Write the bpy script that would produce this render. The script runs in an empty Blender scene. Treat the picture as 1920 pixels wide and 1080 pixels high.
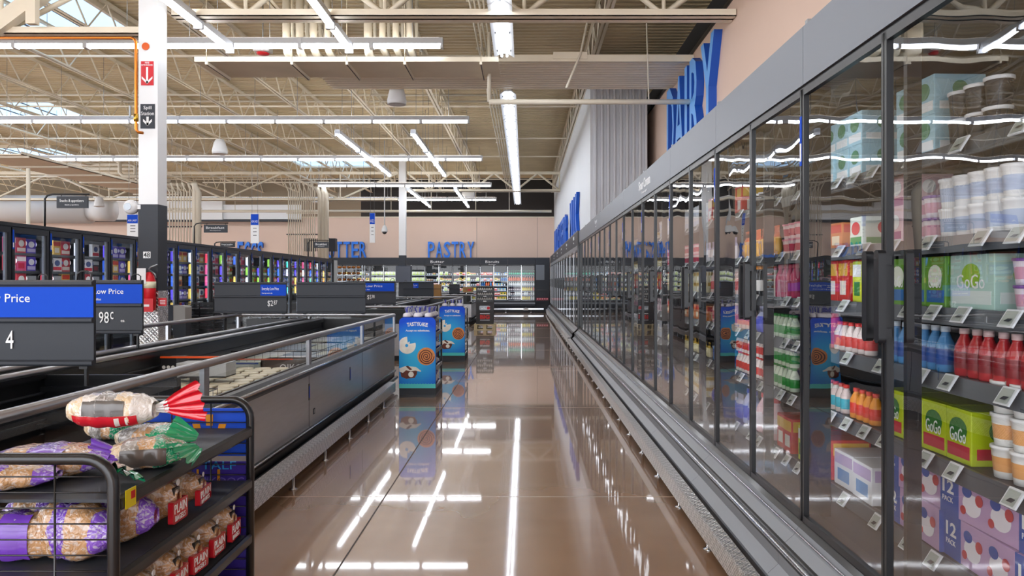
import bpy, bmesh, math, random
from mathutils import Vector, Matrix
PI = math.pi
C = bpy.context.scene.collection
SC = bpy.context.scene
# ---------------------------------------------------------------- camera, world, exposure
H = 1.5                      # eye height
F = 1400.0                   # focal length in pixels of the 1920 wide frame
cam = bpy.data.cameras.new('camera'); camo = bpy.data.objects.new('camera', cam); C.objects.link(camo)
camo.location = (0, 0, H); camo.rotation_euler = (PI/2, 0, 0)
cam.sensor_width = 36.0; cam.lens = F/1920*36.0
cam.shift_x = -24/1920; cam.shift_y = -13/1920
cam.clip_start = 0.05; cam.clip_end = 200
SC.camera = camo
w = bpy.data.worlds.new('world'); SC.world = w; w.use_nodes = True
w.node_tree.nodes['Background'].inputs[0].default_value = (0.93, 0.95, 1.0, 1)
w.node_tree.nodes['Background'].inputs[1].default_value = 3.3
SC.view_settings.view_transform = 'Standard'; SC.view_settings.look = 'None'
SC.view_settings.exposure = 0.5; SC.view_settings.gamma = 1.0
SC.view_settings.use_curve_mapping = False
SC.cycles.use_denoising = True
SC.cycles.max_bounces = 8; SC.cycles.diffuse_bounces = 3; SC.cycles.glossy_bounces = 3
SC.cycles.transmission_bounces = 4; SC.cycles.transparent_max_bounces = 12
SC.cycles.caustics_reflective = False; SC.cycles.caustics_refractive = False
SC.cycles.sample_clamp_indirect = 4.0
TUBE = 14.0                   # emission of the ceiling tubes
CASE_LED = 9.0               # emission of the LED strips in the cases
R = random.Random(5)

# ---------------------------------------------------------------- helpers
def at(x, y, Y):
    """a point of the place at distance Y that lies in the direction of pixel x, y"""
    return ((x-984)*Y/F, Y, H-(y-527)*Y/F)

def lin(h):
    if isinstance(h, tuple): return h
    h = h.lstrip('#'); v = [int(h[i:i+2], 16)/255 for i in (0, 2, 4)]
    return tuple(c/12.92 if c <= .04045 else ((c+.055)/1.055)**2.4 for c in v)

MATS = {}
def mat(name, col='#808080', rough=.5, metal=0., coat=0., emit=None, es=1., spec=.5, alpha=None):
    if name in MATS: return MATS[name]
    m = bpy.data.materials.new(name); m.use_nodes = True; MATS[name] = m
    b = m.node_tree.nodes['Principled BSDF']; c = lin(col)
    b.inputs['Base Color'].default_value = (*c, 1)
    b.inputs['Roughness'].default_value = rough; b.inputs['Metallic'].default_value = metal
    b.inputs['Coat Weight'].default_value = coat; b.inputs['Coat Roughness'].default_value = .08
    b.inputs['Specular IOR Level'].default_value = spec
    if emit is not None:
        b.inputs['Emission Color'].default_value = (*lin(emit), 1); b.inputs['Emission Strength'].default_value = es
    m.diffuse_color = (*c, 1)
    return m

def nd(m, t, **kw):
    n = m.node_tree.nodes.new(t)
    for k, v in kw.items():
        if k.startswith('_'): setattr(n, k[1:], v)
        else: n.inputs[k.replace('__', ' ')].default_value = v
    return n
def lk(m, a, b): m.node_tree.links.new(a, b)
def bsdf(m): return m.node_tree.nodes['Principled BSDF']

def noisy(m, scale=3., amt=.12, rough_amt=0., bump=0., bscale=None, stretch=(1, 1, 1)):
    """uneven paint or wear: a little variation of the base colour, roughness and surface"""
    b = bsdf(m); c = b.inputs['Base Color'].default_value[:]
    tc = nd(m, 'ShaderNodeTexCoord'); mp = nd(m, 'ShaderNodeMapping'); mp.inputs['Scale'].default_value = stretch
    lk(m, tc.outputs['Object'], mp.inputs[0])
    n = nd(m, 'ShaderNodeTexNoise', Scale=scale, Detail=5.); lk(m, mp.outputs[0], n.inputs['Vector'])
    r = nd(m, 'ShaderNodeValToRGB'); r.color_ramp.elements[0].position = .3; r.color_ramp.elements[1].position = .7
    r.color_ramp.elements[0].color = (*[x*(1-amt) for x in c[:3]], 1); r.color_ramp.elements[1].color = (*[min(1, x*(1+amt)) for x in c[:3]], 1)
    lk(m, n.outputs[0], r.inputs[0]); lk(m, r.outputs[0], b.inputs['Base Color'])
    if rough_amt:
        mr = nd(m, 'ShaderNodeMapRange'); rr = b.inputs['Roughness'].default_value
        mr.inputs['To Min'].default_value = max(0, rr-rough_amt); mr.inputs['To Max'].default_value = rr+rough_amt
        lk(m, n.outputs[0], mr.inputs[0]); lk(m, mr.outputs[0], b.inputs['Roughness'])
    if bump:
        n2 = nd(m, 'ShaderNodeTexNoise', Scale=bscale or scale*4, Detail=3.); lk(m, mp.outputs[0], n2.inputs['Vector'])
        bp = nd(m, 'ShaderNodeBump', Strength=bump, Distance=.01); lk(m, n2.outputs[0], bp.inputs['Height']); lk(m, bp.outputs[0], b.inputs['Normal'])
    return m

def tag(o, label=None, cat=None, group=None, kind=None):
    if label: o['label'] = label
    if cat: o['category'] = cat
    if group: o['group'] = group
    if kind: o['kind'] = kind
    return o
def thing(name, label, cat, loc=(0, 0, 0), rz=0, group=None):
    o = bpy.data.objects.new(name, None); C.objects.link(o); o.location = loc; o.rotation_euler = (0, 0, rz)
    o.empty_display_size = .1
    return tag(o, label, cat, group)
KIDS = {}
def copy_tree(o, parent=None, loc=None, rz=None, label=None, group=None):
    c = o.copy(); C.objects.link(c)
    if parent is not None: c.parent = parent; KIDS.setdefault(parent.name, []).append(c)
    for ch in KIDS.get(o.name, []): copy_tree(ch, c)
    if loc is not None: c.location = loc
    if rz is not None: c.rotation_euler = (0, 0, rz)
    if label: c['label'] = label
    if group: c['group'] = group
    return c

TXT = {}
def text_geo(s, bold=0.):
    k = (s, bold)
    if k in TXT: return TXT[k]
    cu = bpy.data.curves.new('t', 'FONT'); cu.body = s; cu.size = 1; cu.extrude = .5; cu.offset = bold; cu.resolution_u = 2
    ob = bpy.data.objects.new('t', cu); C.objects.link(ob)
    dg = bpy.context.evaluated_depsgraph_get(); me = bpy.data.meshes.new_from_object(ob.evaluated_get(dg))
    vs = [v.co.copy() for v in me.vertices]; fs = [tuple(p.vertices) for p in me.polygons]
    bpy.data.objects.remove(ob); bpy.data.curves.remove(cu); bpy.data.meshes.remove(me)
    x0 = min(v.x for v in vs); x1 = max(v.x for v in vs); y0 = min(v.y for v in vs); y1 = max(v.y for v in vs)
    vs = [((v.x-x0)/(x1-x0), (v.y-y0)/(y1-y0), v.z+.5) for v in vs]
    TXT[k] = (vs, fs); return TXT[k]

class MB:
    def __init__(s): s.v = []; s.f = []; s.m = []; s.sm = []; s.mats = []
    def mi(s, m):
        if m not in s.mats: s.mats.append(m)
        return s.mats.index(m)
    def add(s, vs, fs, m, smooth=False):
        b = len(s.v); s.v += [tuple(v) for v in vs]; k = s.mi(m)
        for f in fs: s.f.append(tuple(i+b for i in f)); s.m.append(k); s.sm.append(smooth)
        return s
    def box(s, x0, x1, y0, y1, z0, z1, m, bev=0.):
        if bev <= 0:
            vs = [(x, y, z) for z in (z0, z1) for y in (y0, y1) for x in (x0, x1)]
            return s.add(vs, [(0, 2, 3, 1), (4, 5, 7, 6), (0, 1, 5, 4), (2, 6, 7, 3), (0, 4, 6, 2), (1, 3, 7, 5)], m)
        b = bm_box(x0, x1, y0, y1, z0, z1, bev); s.add([v.co for v in b.verts], [[v.index for v in f.verts] for f in b.faces], m); b.free(); return s
    def tube(s, pts, r, m, seg=8, closed=False, caps=True):
        pts = [Vector(p) for p in pts]; n = len(pts); rings = []; up = None
        for i, p in enumerate(pts):
            if closed: d = pts[(i+1) % n]-pts[i-1]
            else: d = (pts[min(i+1, n-1)]-pts[max(i-1, 0)])
            d.normalize()
            if up is None: up = Vector((0, 0, 1)) if abs(d.z) < .9 else Vector((1, 0, 0))
            a = d.cross(up)
            if a.length < 1e-4: a = d.cross(Vector((0, 1, 0)))
            a.normalize(); b = a.cross(d).normalized(); up = b
            rr = r[i] if isinstance(r, (list, tuple)) else r
            rings.append([p+a*math.cos(2*PI*k/seg)*rr+b*math.sin(2*PI*k/seg)*rr for k in range(seg)])
        vs = [q for rg in rings for q in rg]; fs = []
        for i in range(n if closed else n-1):
            j = (i+1) % n
            for k in range(seg): fs.append((i*seg+k, i*seg+(k+1) % seg, j*seg+(k+1) % seg, j*seg+k))
        if caps and not closed: fs.append(tuple(range(seg))[::-1]); fs.append(tuple((n-1)*seg+k for k in range(seg)))
        return s.add(vs, fs, m, True)
    def lathe(s, prof, m, c=(0, 0, 0), seg=16, axis='z', sx=1., sy=1., smooth=True, mats=None):
        vs = []; n = len(prof)
        for (r, z) in prof:
            for k in range(seg):
                a = 2*PI*k/seg; x, y = r*math.cos(a)*sx, r*math.sin(a)*sy
                p = (x, y, z) if axis == 'z' else ((z, x, y) if axis == 'x' else (x, z, y))
                vs.append((p[0]+c[0], p[1]+c[1], p[2]+c[2]))
        for i in range(n-1):
            fs = [(i*seg+k, i*seg+(k+1) % seg, (i+1)*seg+(k+1) % seg, (i+1)*seg+k) for k in range(seg)]
            if i == 0: b = len(s.v); s.v += vs
            k0 = s.mi(mats[i] if mats else m)
            for f in fs: s.f.append(tuple(q+b for q in f)); s.m.append(k0); s.sm.append(smooth)
        for ring, mm, fl in ((0, mats[0] if mats else m, True), (n-1, mats[-1] if mats else m, False)):
            if prof[ring][0] > 1e-5:
                f = tuple(b+ring*seg+k for k in range(seg)); s.f.append(f[::-1] if fl else f); s.m.append(s.mi(mm)); s.sm.append(False)
        return s
    def prism(s, poly, a0, a1, m, plane='xz'):
        """closed outline POLY in PLANE, extruded along the third axis from a0 to a1"""
        n = len(poly)
        def P(p, a):
            return {'xz': (p[0], a, p[1]), 'xy': (p[0], p[1], a), 'yz': (a, p[0], p[1])}[plane]
        vs = [P(p, a0) for p in poly]+[P(p, a1) for p in poly]
        return s.add(vs, [tuple(range(n))[::-1], tuple(range(n, 2*n))]+[(i, (i+1) % n, n+(i+1) % n, n+i) for i in range(n)], m)
    def strip(s, prof, y0, y1, mats):
        """open outline of (x, z), swept along y; one material per segment"""
        for i in range(len(prof)-1):
            (xa, za), (xb, zb) = prof[i], prof[i+1]; m = mats[i] if isinstance(mats, list) else mats
            s.add([(xa, y0, za), (xb, y0, zb), (xb, y1, zb), (xa, y1, za)], [(0, 1, 2, 3)], m)
        return s
    def text(s, t, o, ux, uy, w, h, d, m, bold=0., side=None):
        """text from lower left corner O along unit ux, up uy, W wide, H high, raised D along ux x uy"""
        vs, fs = text_geo(t, bold); o = Vector(o); ux = Vector(ux); uy = Vector(uy); n = ux.cross(uy)
        P = [o+ux*(v[0]*w)+uy*(v[1]*h)+n*(v[2]*d) for v in vs]
        if side is None: return s.add(P, fs, m)
        fr = [f for f in fs if all(vs[i][2] > .99 for i in f)]
        return s.add(P, fr, m).add(P, [f for f in fs if not all(vs[i][2] > .99 for i in f)], side)
    def disc(s, c, r, n, d, m, seg=20, sx=1.):
        c = Vector(c); n = Vector(n).normalized(); a = Vector((0, 0, 1)).cross(n)
        if a.length < .1: a = Vector((1, 0, 0))
        a.normalize(); b = n.cross(a)
        vs = [c+a*math.cos(2*PI*k/seg)*r*sx+b*math.sin(2*PI*k/seg)*r for k in range(seg)]
        vs += [v+n*d for v in vs]
        return s.add(vs, [tuple(range(seg))[::-1], tuple(range(seg, 2*seg))]+[(i, (i+1) % seg, seg+(i+1) % seg, seg+i) for i in range(seg)], m)
    def mesh(s, name):
        me = bpy.data.meshes.new(name); me.from_pydata(s.v, [], s.f)
        for m in s.mats: me.materials.append(m)
        me.polygons.foreach_set('material_index', s.m); me.polygons.foreach_set('use_smooth', s.sm); me.update()
        return me
    def build(s, name, parent=None, loc=None, label=None, smooth_angle=None):
        o = bpy.data.objects.new(name, s.mesh(name)); C.objects.link(o)
        if parent is not None: o.parent = parent; KIDS.setdefault(parent.name, []).append(o)
        if loc is not None: o.location = loc
        if label: o['label'] = label
        return o

def bm_box(x0, x1, y0, y1, z0, z1, bev, seg=2):
    b = bmesh.new(); bmesh.ops.create_cube(b, size=1)
    for v in b.verts: v.co = Vector(((x0+x1)/2+v.co.x*(x1-x0), (y0+y1)/2+v.co.y*(y1-y0), (z0+z1)/2+v.co.z*(z1-z0)))
    bmesh.ops.bevel(b, geom=b.edges[:], offset=bev, segments=seg, affect='EDGES', profile=.6)
    b.verts.index_update(); return b
def rrect(x0, x1, z0, z1, r, n=5, corners=(1, 1, 1, 1)):
    """rounded rectangle outline, corners: bottom-left, bottom-right, top-right, top-left"""
    p = []
    for (cx, cz, a0, on) in ((x0, z0, PI, corners[0]), (x1, z0, 1.5*PI, corners[1]), (x1, z1, 0, corners[2]), (x0, z1, .5*PI, corners[3])):
        if not on: p.append((cx, cz)); continue
        ox = cx+(r if cx == x0 else -r); oz = cz+(r if cz == z0 else -r)
        for k in range(n+1): a = a0+k*PI/2/n; p.append((ox+r*math.cos(a), oz+r*math.sin(a)))
    return p
ORD = 'first second third fourth fifth sixth seventh eighth ninth tenth eleventh twelfth thirteenth fourteenth fifteenth sixteenth seventeenth eighteenth nineteenth twentieth twenty-first twenty-second twenty-third'.split()

# ---------------------------------------------------------------- materials
M_cream = noisy(mat('cream_steel_paint', '#efe5d0', .5), 2., .05)
M_white = mat('white_paint', '#eceef0', .5)
M_cond = mat('cream_conduit', '#e0d8c6', .4)
M_black = mat('black_plastic', '#15161a', .35)
M_blackm = mat('black_metal', '#1b1c20', .3, .2, coat=.3)
M_dark = mat('charcoal_panel', '#383c43', .5, spec=.3)
M_grey = mat('grey_header_paint', '#767d87', .42)
M_steel = noisy(mat('brushed_steel', '#a9abb0', .32, .85), 6., .08, .05, stretch=(1, 1, 14))
M_stain = noisy(mat('stainless_side', '#c4c4c6', .33, .75), 4., .05, .04, stretch=(1, 1, 12))
M_chrome = mat('polished_rail', '#c9ccd2', .16, 1.)
M_lgrey = mat('light_grey_ledge', '#8b9097', .4, .2)
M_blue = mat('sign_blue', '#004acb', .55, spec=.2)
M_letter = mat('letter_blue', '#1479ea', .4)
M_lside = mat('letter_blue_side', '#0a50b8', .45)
M_rail = mat('shelf_edge', '#5b6066', .35, .3)
M_text = mat('sign_white', '#f4f6f8', .6)
M_red = mat('safety_red', '#d01a28', .4)
M_tube = mat('lamp_tube', '#ffffff', .5, emit='#f4f8ff', es=TUBE)
M_led2 = mat('freezer_led_strip', '#ffffff', .5, emit='#e8f0ff', es=20.)
M_led = mat('led_strip', '#ffffff', .5, emit='#eef4ff', es=CASE_LED)
M_refl = mat('fixture_white', '#c6cacf', .4)
M_pink = noisy(mat('blush_wall_paint', '#e2c6b4', .6), .4, .02)
M_wwall = noisy(mat('white_wall_paint', '#e6ebf1', .5), .4, .02)
M_inner = mat('case_liner', '#303236', .5)
M_added_uplight = mat('added_uplight', '#ffffff', .5, emit='#fff6ea', es=5.)  # added glow, not a known fixture part; brightens the roof deck
M_wtube = mat('wide_lamp_tube', '#ffffff', .5, emit='#f4f8ff', es=6.)
M_innerd = mat('case_liner_dark', '#3a3d42', .5)
M_copper = mat('copper', '#c9772f', .3, .9)
M_dome = mat('smoked_dome', '#101216', .1)
M_esl = mat('price_tag_frame', '#e6e9ec', .4)
M_eslf = mat('price_tag_screen', '#aeb5ad', .3)
M_wire = mat('wire_grey', '#8f9499', .3, .7)

# floor: polished stained concrete
M_floor = mat('polished_concrete', '#a08975', .12, coat=1.); bsdf(M_floor).inputs['Coat IOR'].default_value = 1.5; bsdf(M_floor).inputs['Coat Roughness'].default_value = .035
b = bsdf(M_floor); b.inputs['Specular IOR Level'].default_value = 1.0
tc = nd(M_floor, 'ShaderNodeTexCoord')
n1 = nd(M_floor, 'ShaderNodeTexNoise', Scale=.6, Detail=3., Roughness=.5); n2 = nd(M_floor, 'ShaderNodeTexNoise', Scale=5., Detail=1.)
lk(M_floor, tc.outputs['Object'], n1.inputs['Vector']); lk(M_floor, tc.outputs['Object'], n2.inputs['Vector'])
mx = nd(M_floor, 'ShaderNodeMix'); mx.data_type = 'FLOAT'; mx.inputs[0].default_value = .08
lk(M_floor, n1.outputs[0], mx.inputs[2]); lk(M_floor, n2.outputs[0], mx.inputs[3])
r = nd(M_floor, 'ShaderNodeValToRGB'); r.color_ramp.elements[0].position = .36; r.color_ramp.elements[1].position = .64
r.color_ramp.elements[0].color = (*lin('#9a7455'), 1); r.color_ramp.elements[1].color = (*lin('#b78f6e'), 1)
lk(M_floor, mx.outputs[0], r.inputs[0]); lk(M_floor, r.outputs[0], b.inputs['Base Color'])
mr = nd(M_floor, 'ShaderNodeMapRange'); mr.inputs['To Min'].default_value = .22; mr.inputs['To Max'].default_value = .3
lk(M_floor, n1.outputs[0], mr.inputs[0]); lk(M_floor, mr.outputs[0], b.inputs['Roughness'])
M_joint = mat('floor_joint', '#4a3c30', .6)

# roof deck: ribs across the aisle
M_deck = mat('roof_deck_paint', '#d6c5a0', .55)
noisy(M_deck, 1.2, .07)

# clear glass: mirror at grazing angles, clear when looked through
def glass(name, ior, tint, wav=.0):
    m = bpy.data.materials.new(name); m.use_nodes = True; nt = m.node_tree
    for n in list(nt.nodes):
        if n.type != 'OUTPUT_MATERIAL': nt.nodes.remove(n)
    out = nt.nodes[0]
    tr = nd(m, 'ShaderNodeBsdfTransparent', Color=(*tint, 1)); gl = nd(m, 'ShaderNodeBsdfGlossy', Roughness=.0)
    # Schlick reflectance of a double pane, the same from both sides
    ge = nd(m, 'ShaderNodeNewGeometry'); dt = nd(m, 'ShaderNodeVectorMath', _operation='DOT_PRODUCT'); lk(m, ge.outputs['Incoming'], dt.inputs[0]); lk(m, ge.outputs['Normal'], dt.inputs[1])
    ab = nd(m, 'ShaderNodeMath', _operation='ABSOLUTE'); lk(m, dt.outputs['Value'], ab.inputs[0])
    su = nd(m, 'ShaderNodeMath', _operation='SUBTRACT'); su.inputs[0].default_value = 1.; lk(m, ab.outputs[0], su.inputs[1])
    pw = nd(m, 'ShaderNodeMath', _operation='POWER'); lk(m, su.outputs[0], pw.inputs[0]); pw.inputs[1].default_value = 4.
    fr = nd(m, 'ShaderNodeMapRange'); fr.inputs['To Min'].default_value = ior; fr.inputs['To Max'].default_value = 1.; lk(m, pw.outputs[0], fr.inputs[0])
    mix = nd(m, 'ShaderNodeMixShader')
    lk(m, fr.outputs[0], mix.inputs[0]); lk(m, tr.outputs[0], mix.inputs[1]); lk(m, gl.outputs[0], mix.inputs[2]); lk(m, mix.outputs[0], out.inputs[0])
    if wav:
        tc = nd(m, 'ShaderNodeTexCoord'); mp = nd(m, 'ShaderNodeMapping'); mp.inputs['Scale'].default_value = (1, 1.3, .8)
        n = nd(m, 'ShaderNodeTexNoise', Scale=2.2, Detail=1.); lk(m, tc.outputs['Object'], mp.inputs[0]); lk(m, mp.outputs[0], n.inputs['Vector'])
        bp = nd(m, 'ShaderNodeBump', Strength=wav, Distance=.02); lk(m, n.outputs[0], bp.inputs['Height']); lk(m, bp.outputs[0], gl.inputs['Normal'])
    return m
M_glass = glass('door_glass', .22, (.97, .985, .98), .12)
M_gl2 = glass('freezer_glass', .05, (.96, .98, .975))

# aluminium tread plate: short raised bars, alternating by 90 degrees
def tread(name, scale, upright=False):
    m = mat(name, '#c4c7cb', .28, 1.)
    tc = nd(m, 'ShaderNodeTexCoord'); hs = []
    sp = nd(m, 'ShaderNodeSeparateXYZ'); lk(m, tc.outputs['Object'], sp.inputs[0])
    ad = nd(m, 'ShaderNodeMath', _operation='ADD'); lk(m, sp.outputs[0], ad.inputs[0]); lk(m, sp.outputs[1 if upright else 2], ad.inputs[1])
    cb = nd(m, 'ShaderNodeCombineXYZ'); lk(m, ad.outputs[0], cb.inputs[0]); lk(m, sp.outputs[2 if upright else 1], cb.inputs[1])
    ck = nd(m, 'ShaderNodeTexChecker', Scale=scale); lk(m, cb.outputs[0], ck.inputs['Vector'])
    for ang in (PI/4, -PI/4):
        mp = nd(m, 'ShaderNodeMapping'); mp.inputs['Rotation'].default_value = (0, 0, ang); lk(m, cb.outputs[0], mp.inputs[0])
        wv = nd(m, 'ShaderNodeTexWave', Scale=scale*.32); lk(m, mp.outputs[0], wv.inputs['Vector']); hs.append(wv)
    mx = nd(m, 'ShaderNodeMix'); mx.data_type = 'FLOAT'
    lk(m, ck.outputs['Fac'], mx.inputs[0]); lk(m, hs[0].outputs[1], mx.inputs[2]); lk(m, hs[1].outputs[1], mx.inputs[3])
    cr = nd(m, 'ShaderNodeValToRGB'); cr.color_ramp.elements[0].position = .35; cr.color_ramp.elements[0].color = (.5, .51, .52, 1); cr.color_ramp.elements[1].position = .8; cr.color_ramp.elements[1].color = (.95, .95, .96, 1); lk(m, mx.outputs[0], cr.inputs[0]); lk(m, cr.outputs[0], bsdf(m).inputs['Base Color'])
    bp = nd(m, 'ShaderNodeBump', Strength=1., Distance=.006); lk(m, mx.outputs[0], bp.inputs['Height']); lk(m, bp.outputs[0], bsdf(m).inputs['Normal'])
    return m
M_tread = tread('tread_plate', 60.)
M_tread2 = tread('column_tread_plate', 26., True)
def flat_mat(h, rough=.35, coat=0.):
    return mat('colour_'+h.lstrip('#'), h, rough, coat=coat)
# ================================================================ the building
def struct(name, mb): return tag(mb.build(name), kind='structure')
m = MB(); m.box(-34, 4, -8, 40, -.1, 0, M_floor)
floor = struct('floor', m)
m = MB()
for Y in (-2.1, 1.55, 5.19, 8.85, 12.5, 16.2, 19.8, 23.5, 27.1, 30.8, 34.4): m.box(-34, 1.1, Y-.004, Y+.004, 0, .0008, mat('floor_sealed_joint', '#c8b6a6', .3))
M_jl = mat('floor_sealed_joint', '#b8a594', .3)
for X in (-.973, -5.2, -9.4): m.box(X-.005, X+.005, -8, 40, 0, .0008, M_joint)
struct('trim_1', m)
DECK = 6.9
m = MB(); m.box(-34, 4, -8, 40, DECK+.06, DECK+.1, M_deck)
prof = []
for k in range(240): y = -8+k*.2; prof += [(y, DECK), (y+.1, DECK), (y+.12, DECK+.05), (y+.18, DECK+.05)]
prof += [(40, DECK), (40, DECK+.08), (-8, DECK+.08)]
n_ = len(prof)
m.add([(-34, p[0], p[1]) for p in prof]+[(4, p[0], p[1]) for p in prof], [(i, i+1, n_+i+1, n_+i) for i in range(n_-3)], M_deck)
struct('ceiling', m)
XW = 3.0
m = MB(); m.box(XW, XW+.15, -8, 40, 0, 5.55, M_pink)
m.box(XW-.02, XW+.17, -8, 40, 5.55, 5.62, M_black)
struct('wall_right', m)
M_void = mat('roof_void_shade', '#2b2a2a', .8)  # near-black colour stands in for the unlit roof space
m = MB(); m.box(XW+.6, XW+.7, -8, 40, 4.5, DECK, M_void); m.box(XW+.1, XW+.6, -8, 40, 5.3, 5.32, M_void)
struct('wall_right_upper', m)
# white projecting wall with ribbed end
M_rib = noisy(mat('ribbed_metal_cladding', '#cfd0d4', .45, .1), 1., .05)
m = MB(); m.box(1.5, 2.8, 17.1, 38.2, 2.2, 6.2, M_wwall)
poly = []
for k in range(9):
    x = 1.5+k*1.3/9; poly += [(x, 17.06), (x+.07, 17.06), (x+.085, 17.0), (x+.13, 17.0)]
poly += [(2.8, 17.06), (2.8, 17.12), (1.5, 17.12)]
m.prism(poly, 2.2, 6.2, M_rib, 'xy'); m.box(1.47, 2.83, 17.0, 38.2, 6.2, 6.24, M_black)
struct('wall_right_inner', m)
# far wall
YB = 38.0
m = MB(); m.box(-34, XW, YB, YB+.2, 0, 4.73, M_pink)
for x in (-2.45, -12., 0.65-.02): m.box(x, x+.012, YB-.003, YB, 2.5, 4.73, M_dark)
m.box(-34, XW, YB-.03, YB+.22, 4.73, 4.78, M_cream)
struct('wall_back', m)
m = MB(); m.box(-8.6, XW, YB+1.2, YB+1.3, 3.5, DECK, M_void); m.box(-34, -8.6, YB+1.2, YB+1.3, 3.5, DECK, mat('roof_void_tan', '#8d8270', .7))  # dark sheet in place of the unlit depth, tan part further out
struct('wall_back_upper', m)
m = MB(); m.box(-34, -15.2, YB-.5, YB-.1, 4.55, 5.75, M_white); m.box(-15.2, -11.3, YB-.35, YB-.1, 4.62, 5.35, M_white)
m.box(-34, -11.3, YB-.52, YB-.08, 4.5, 4.58, M_dark)
struct('wall_back_high', m)
# skylights
M_sky = mat('skylight_sky', '#bcd6f2', .5, emit='#a9cdf4', es=1.1)
for i, (x, y) in enumerate([(-9.9, 14.9), (-15.7, 23.4), (-8.7, 33.4), (-15.7, 14.9), (-20.5, 31.)]):
    m = MB(); m.box(x-1.6, x+1.6, y-1.3, y+1.3, DECK-.03, DECK-.005, M_sky)
    for (a, b_, c, d) in ((x-1.68, x-1.6, y-1.38, y+1.38), (x+1.6, x+1.68, y-1.38, y+1.38), (x-1.6, x+1.6, y-1.38, y-1.3), (x-1.6, x+1.6, y+1.3, y+1.38)):
        m.box(a, b_, c, d, DECK-.12, DECK, M_cream)
    for q in (-.55, .55): m.box(x+q-.02, x+q+.02, y-1.3, y+1.3, DECK-.05, DECK-.03, M_dark)
    struct('window_%d' % (i+1), m)

# ---------------------------------------------------------------- roof joists along the aisle
def joist_mesh(L, z0, z1, pitch, r=.02, cw=.07):
    m = MB()
    for z, s in ((z0, 1), (z1, -1)):
        m.box(-cw, -.012, 0, L, z, z+.006*s*1, M_cream); m.box(.012, cw, 0, L, z, z+.006*s, M_cream)
        m.box(-.018, -.012, 0, L, min(z, z+.05*s), max(z, z+.05*s), M_cream); m.box(.012, .018, 0, L, min(z, z+.05*s), max(z, z+.05*s), M_cream)
    n = int(L/pitch)
    for k in range(n):
        a = k*L/n; b_ = (k+.5)*L/n; c = (k+1)*L/n
        m.tube([(0, a, z0+.02), (0, b_, z1-.02)], r, M_cream, 4, caps=False); m.tube([(0, b_, z1-.02), (0, c, z0+.02)], r, M_cream, 4, caps=False)
    return m
jm = joist_mesh(28., 6.15, 6.86, 1.25)
me = jm.mesh('roof_joist')
jl = 'cream open-web steel joist running the length of the store under the roof deck'
k = 0; x = 1.45
while x > -30:
    o = bpy.data.objects.new('roof_joist', me); C.objects.link(o); o.location = (x, 11.2, 0)
    tag(o, jl, 'roof joist', 'open-web joists under the roof deck'); x -= 1.9
# nearer bay
jm = joist_mesh(14., 6.15, 6.86, 1.25); me = jm.mesh('roof_joist'); x = 1.45
while x > -12:
    o = bpy.data.objects.new('roof_joist', me); C.objects.link(o); o.location = (x, -3., 0)
    tag(o, 'cream open-web steel joist over the near end of the aisle', 'roof joist', 'near roof joists'); x -= 1.9
# girders across
def girder(x0, x1, Y, zb, zt, pitch, label, th=.11, vert=True):
    t = thing('roof_girder', label, 'girder', ((x0+x1)/2, Y, zb))
    m = MB(); X0, X1 = x0-(x0+x1)/2, x1-(x0+x1)/2; h = zt-zb
    m.box(X0, X1, -.14, -.012, 0, .014, M_cream); m.box(X0, X1, .012, .14, 0, .014, M_cream)
    m.box(X0, X1, -.026, -.012, 0, th, M_cream); m.box(X0, X1, .012, .026, 0, th, M_cream)
    m.box(X0, X1, -.14, -.128, 0, .1, M_cream)
    m.build('bottom_chord', t)
    m = MB(); m.box(X0, X1, -.12, .12, h-.014, h, M_cream); m.box(X0, X1, -.026, .026, h-.11, h, M_cream); m.build('top_chord', t)
    m = MB(); n = max(1, round((x1-x0)/pitch))
    for k in range(n):
        a = X0+k*(X1-X0)/n; b_ = X0+(k+.5)*(X1-X0)/n; c = X0+(k+1)*(X1-X0)/n
        m.tube([(a, 0, h-.05), (b_, 0, .06)], .045, M_cream, 4, caps=False); m.tube([(b_, 0, .06), (c, 0, h-.05)], .045, M_cream, 4, caps=False)
        if vert: m.tube([(b_, 0, .06), (b_, 0, h-.05)], .03, M_cream, 4, caps=False)
    m.build('web_bracing', t)
    return t
girder(-5.0, XW-.01, 10.7, 5.25, 6.15, 1.9, 'deep cream steel girder from the pillar to the blush wall over the letters')
girder(-30, -5.45, 10.7, 5.0, 6.15, 4.2, 'lower cream steel girder running from the tall pillar behind the copper pipe')
girder(-5.0, 2.4, 31.8, 5.3, 6.15, 1.65, 'far cream steel girder between the slim pillar and the white wall')
girder(-30, -5.4, 31.8, 4.92, 6.15, 4.8, 'far cream steel girder with wide vee bracing ending at the slim pillar')
# light cross bracing rods and purlin bridging
for (Y, z) in ((15.6, 6.18), (20.1, 6.18), (24.6, 6.18), (28.2, 6.18), (34.5, 6.18)):
    m = MB(); m.box(-30, 1.5, -.02, .02, 0, .04, M_cream)
    tag(m.build('bridging_bar', loc=(0, Y, z)), 'thin cream bridging bar crossing under the joists, %s one from the tall pillar' % ORD[[15.6, 20.1, 24.6, 28.2, 34.5].index(Y)], 'bridging bar', None)

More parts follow.
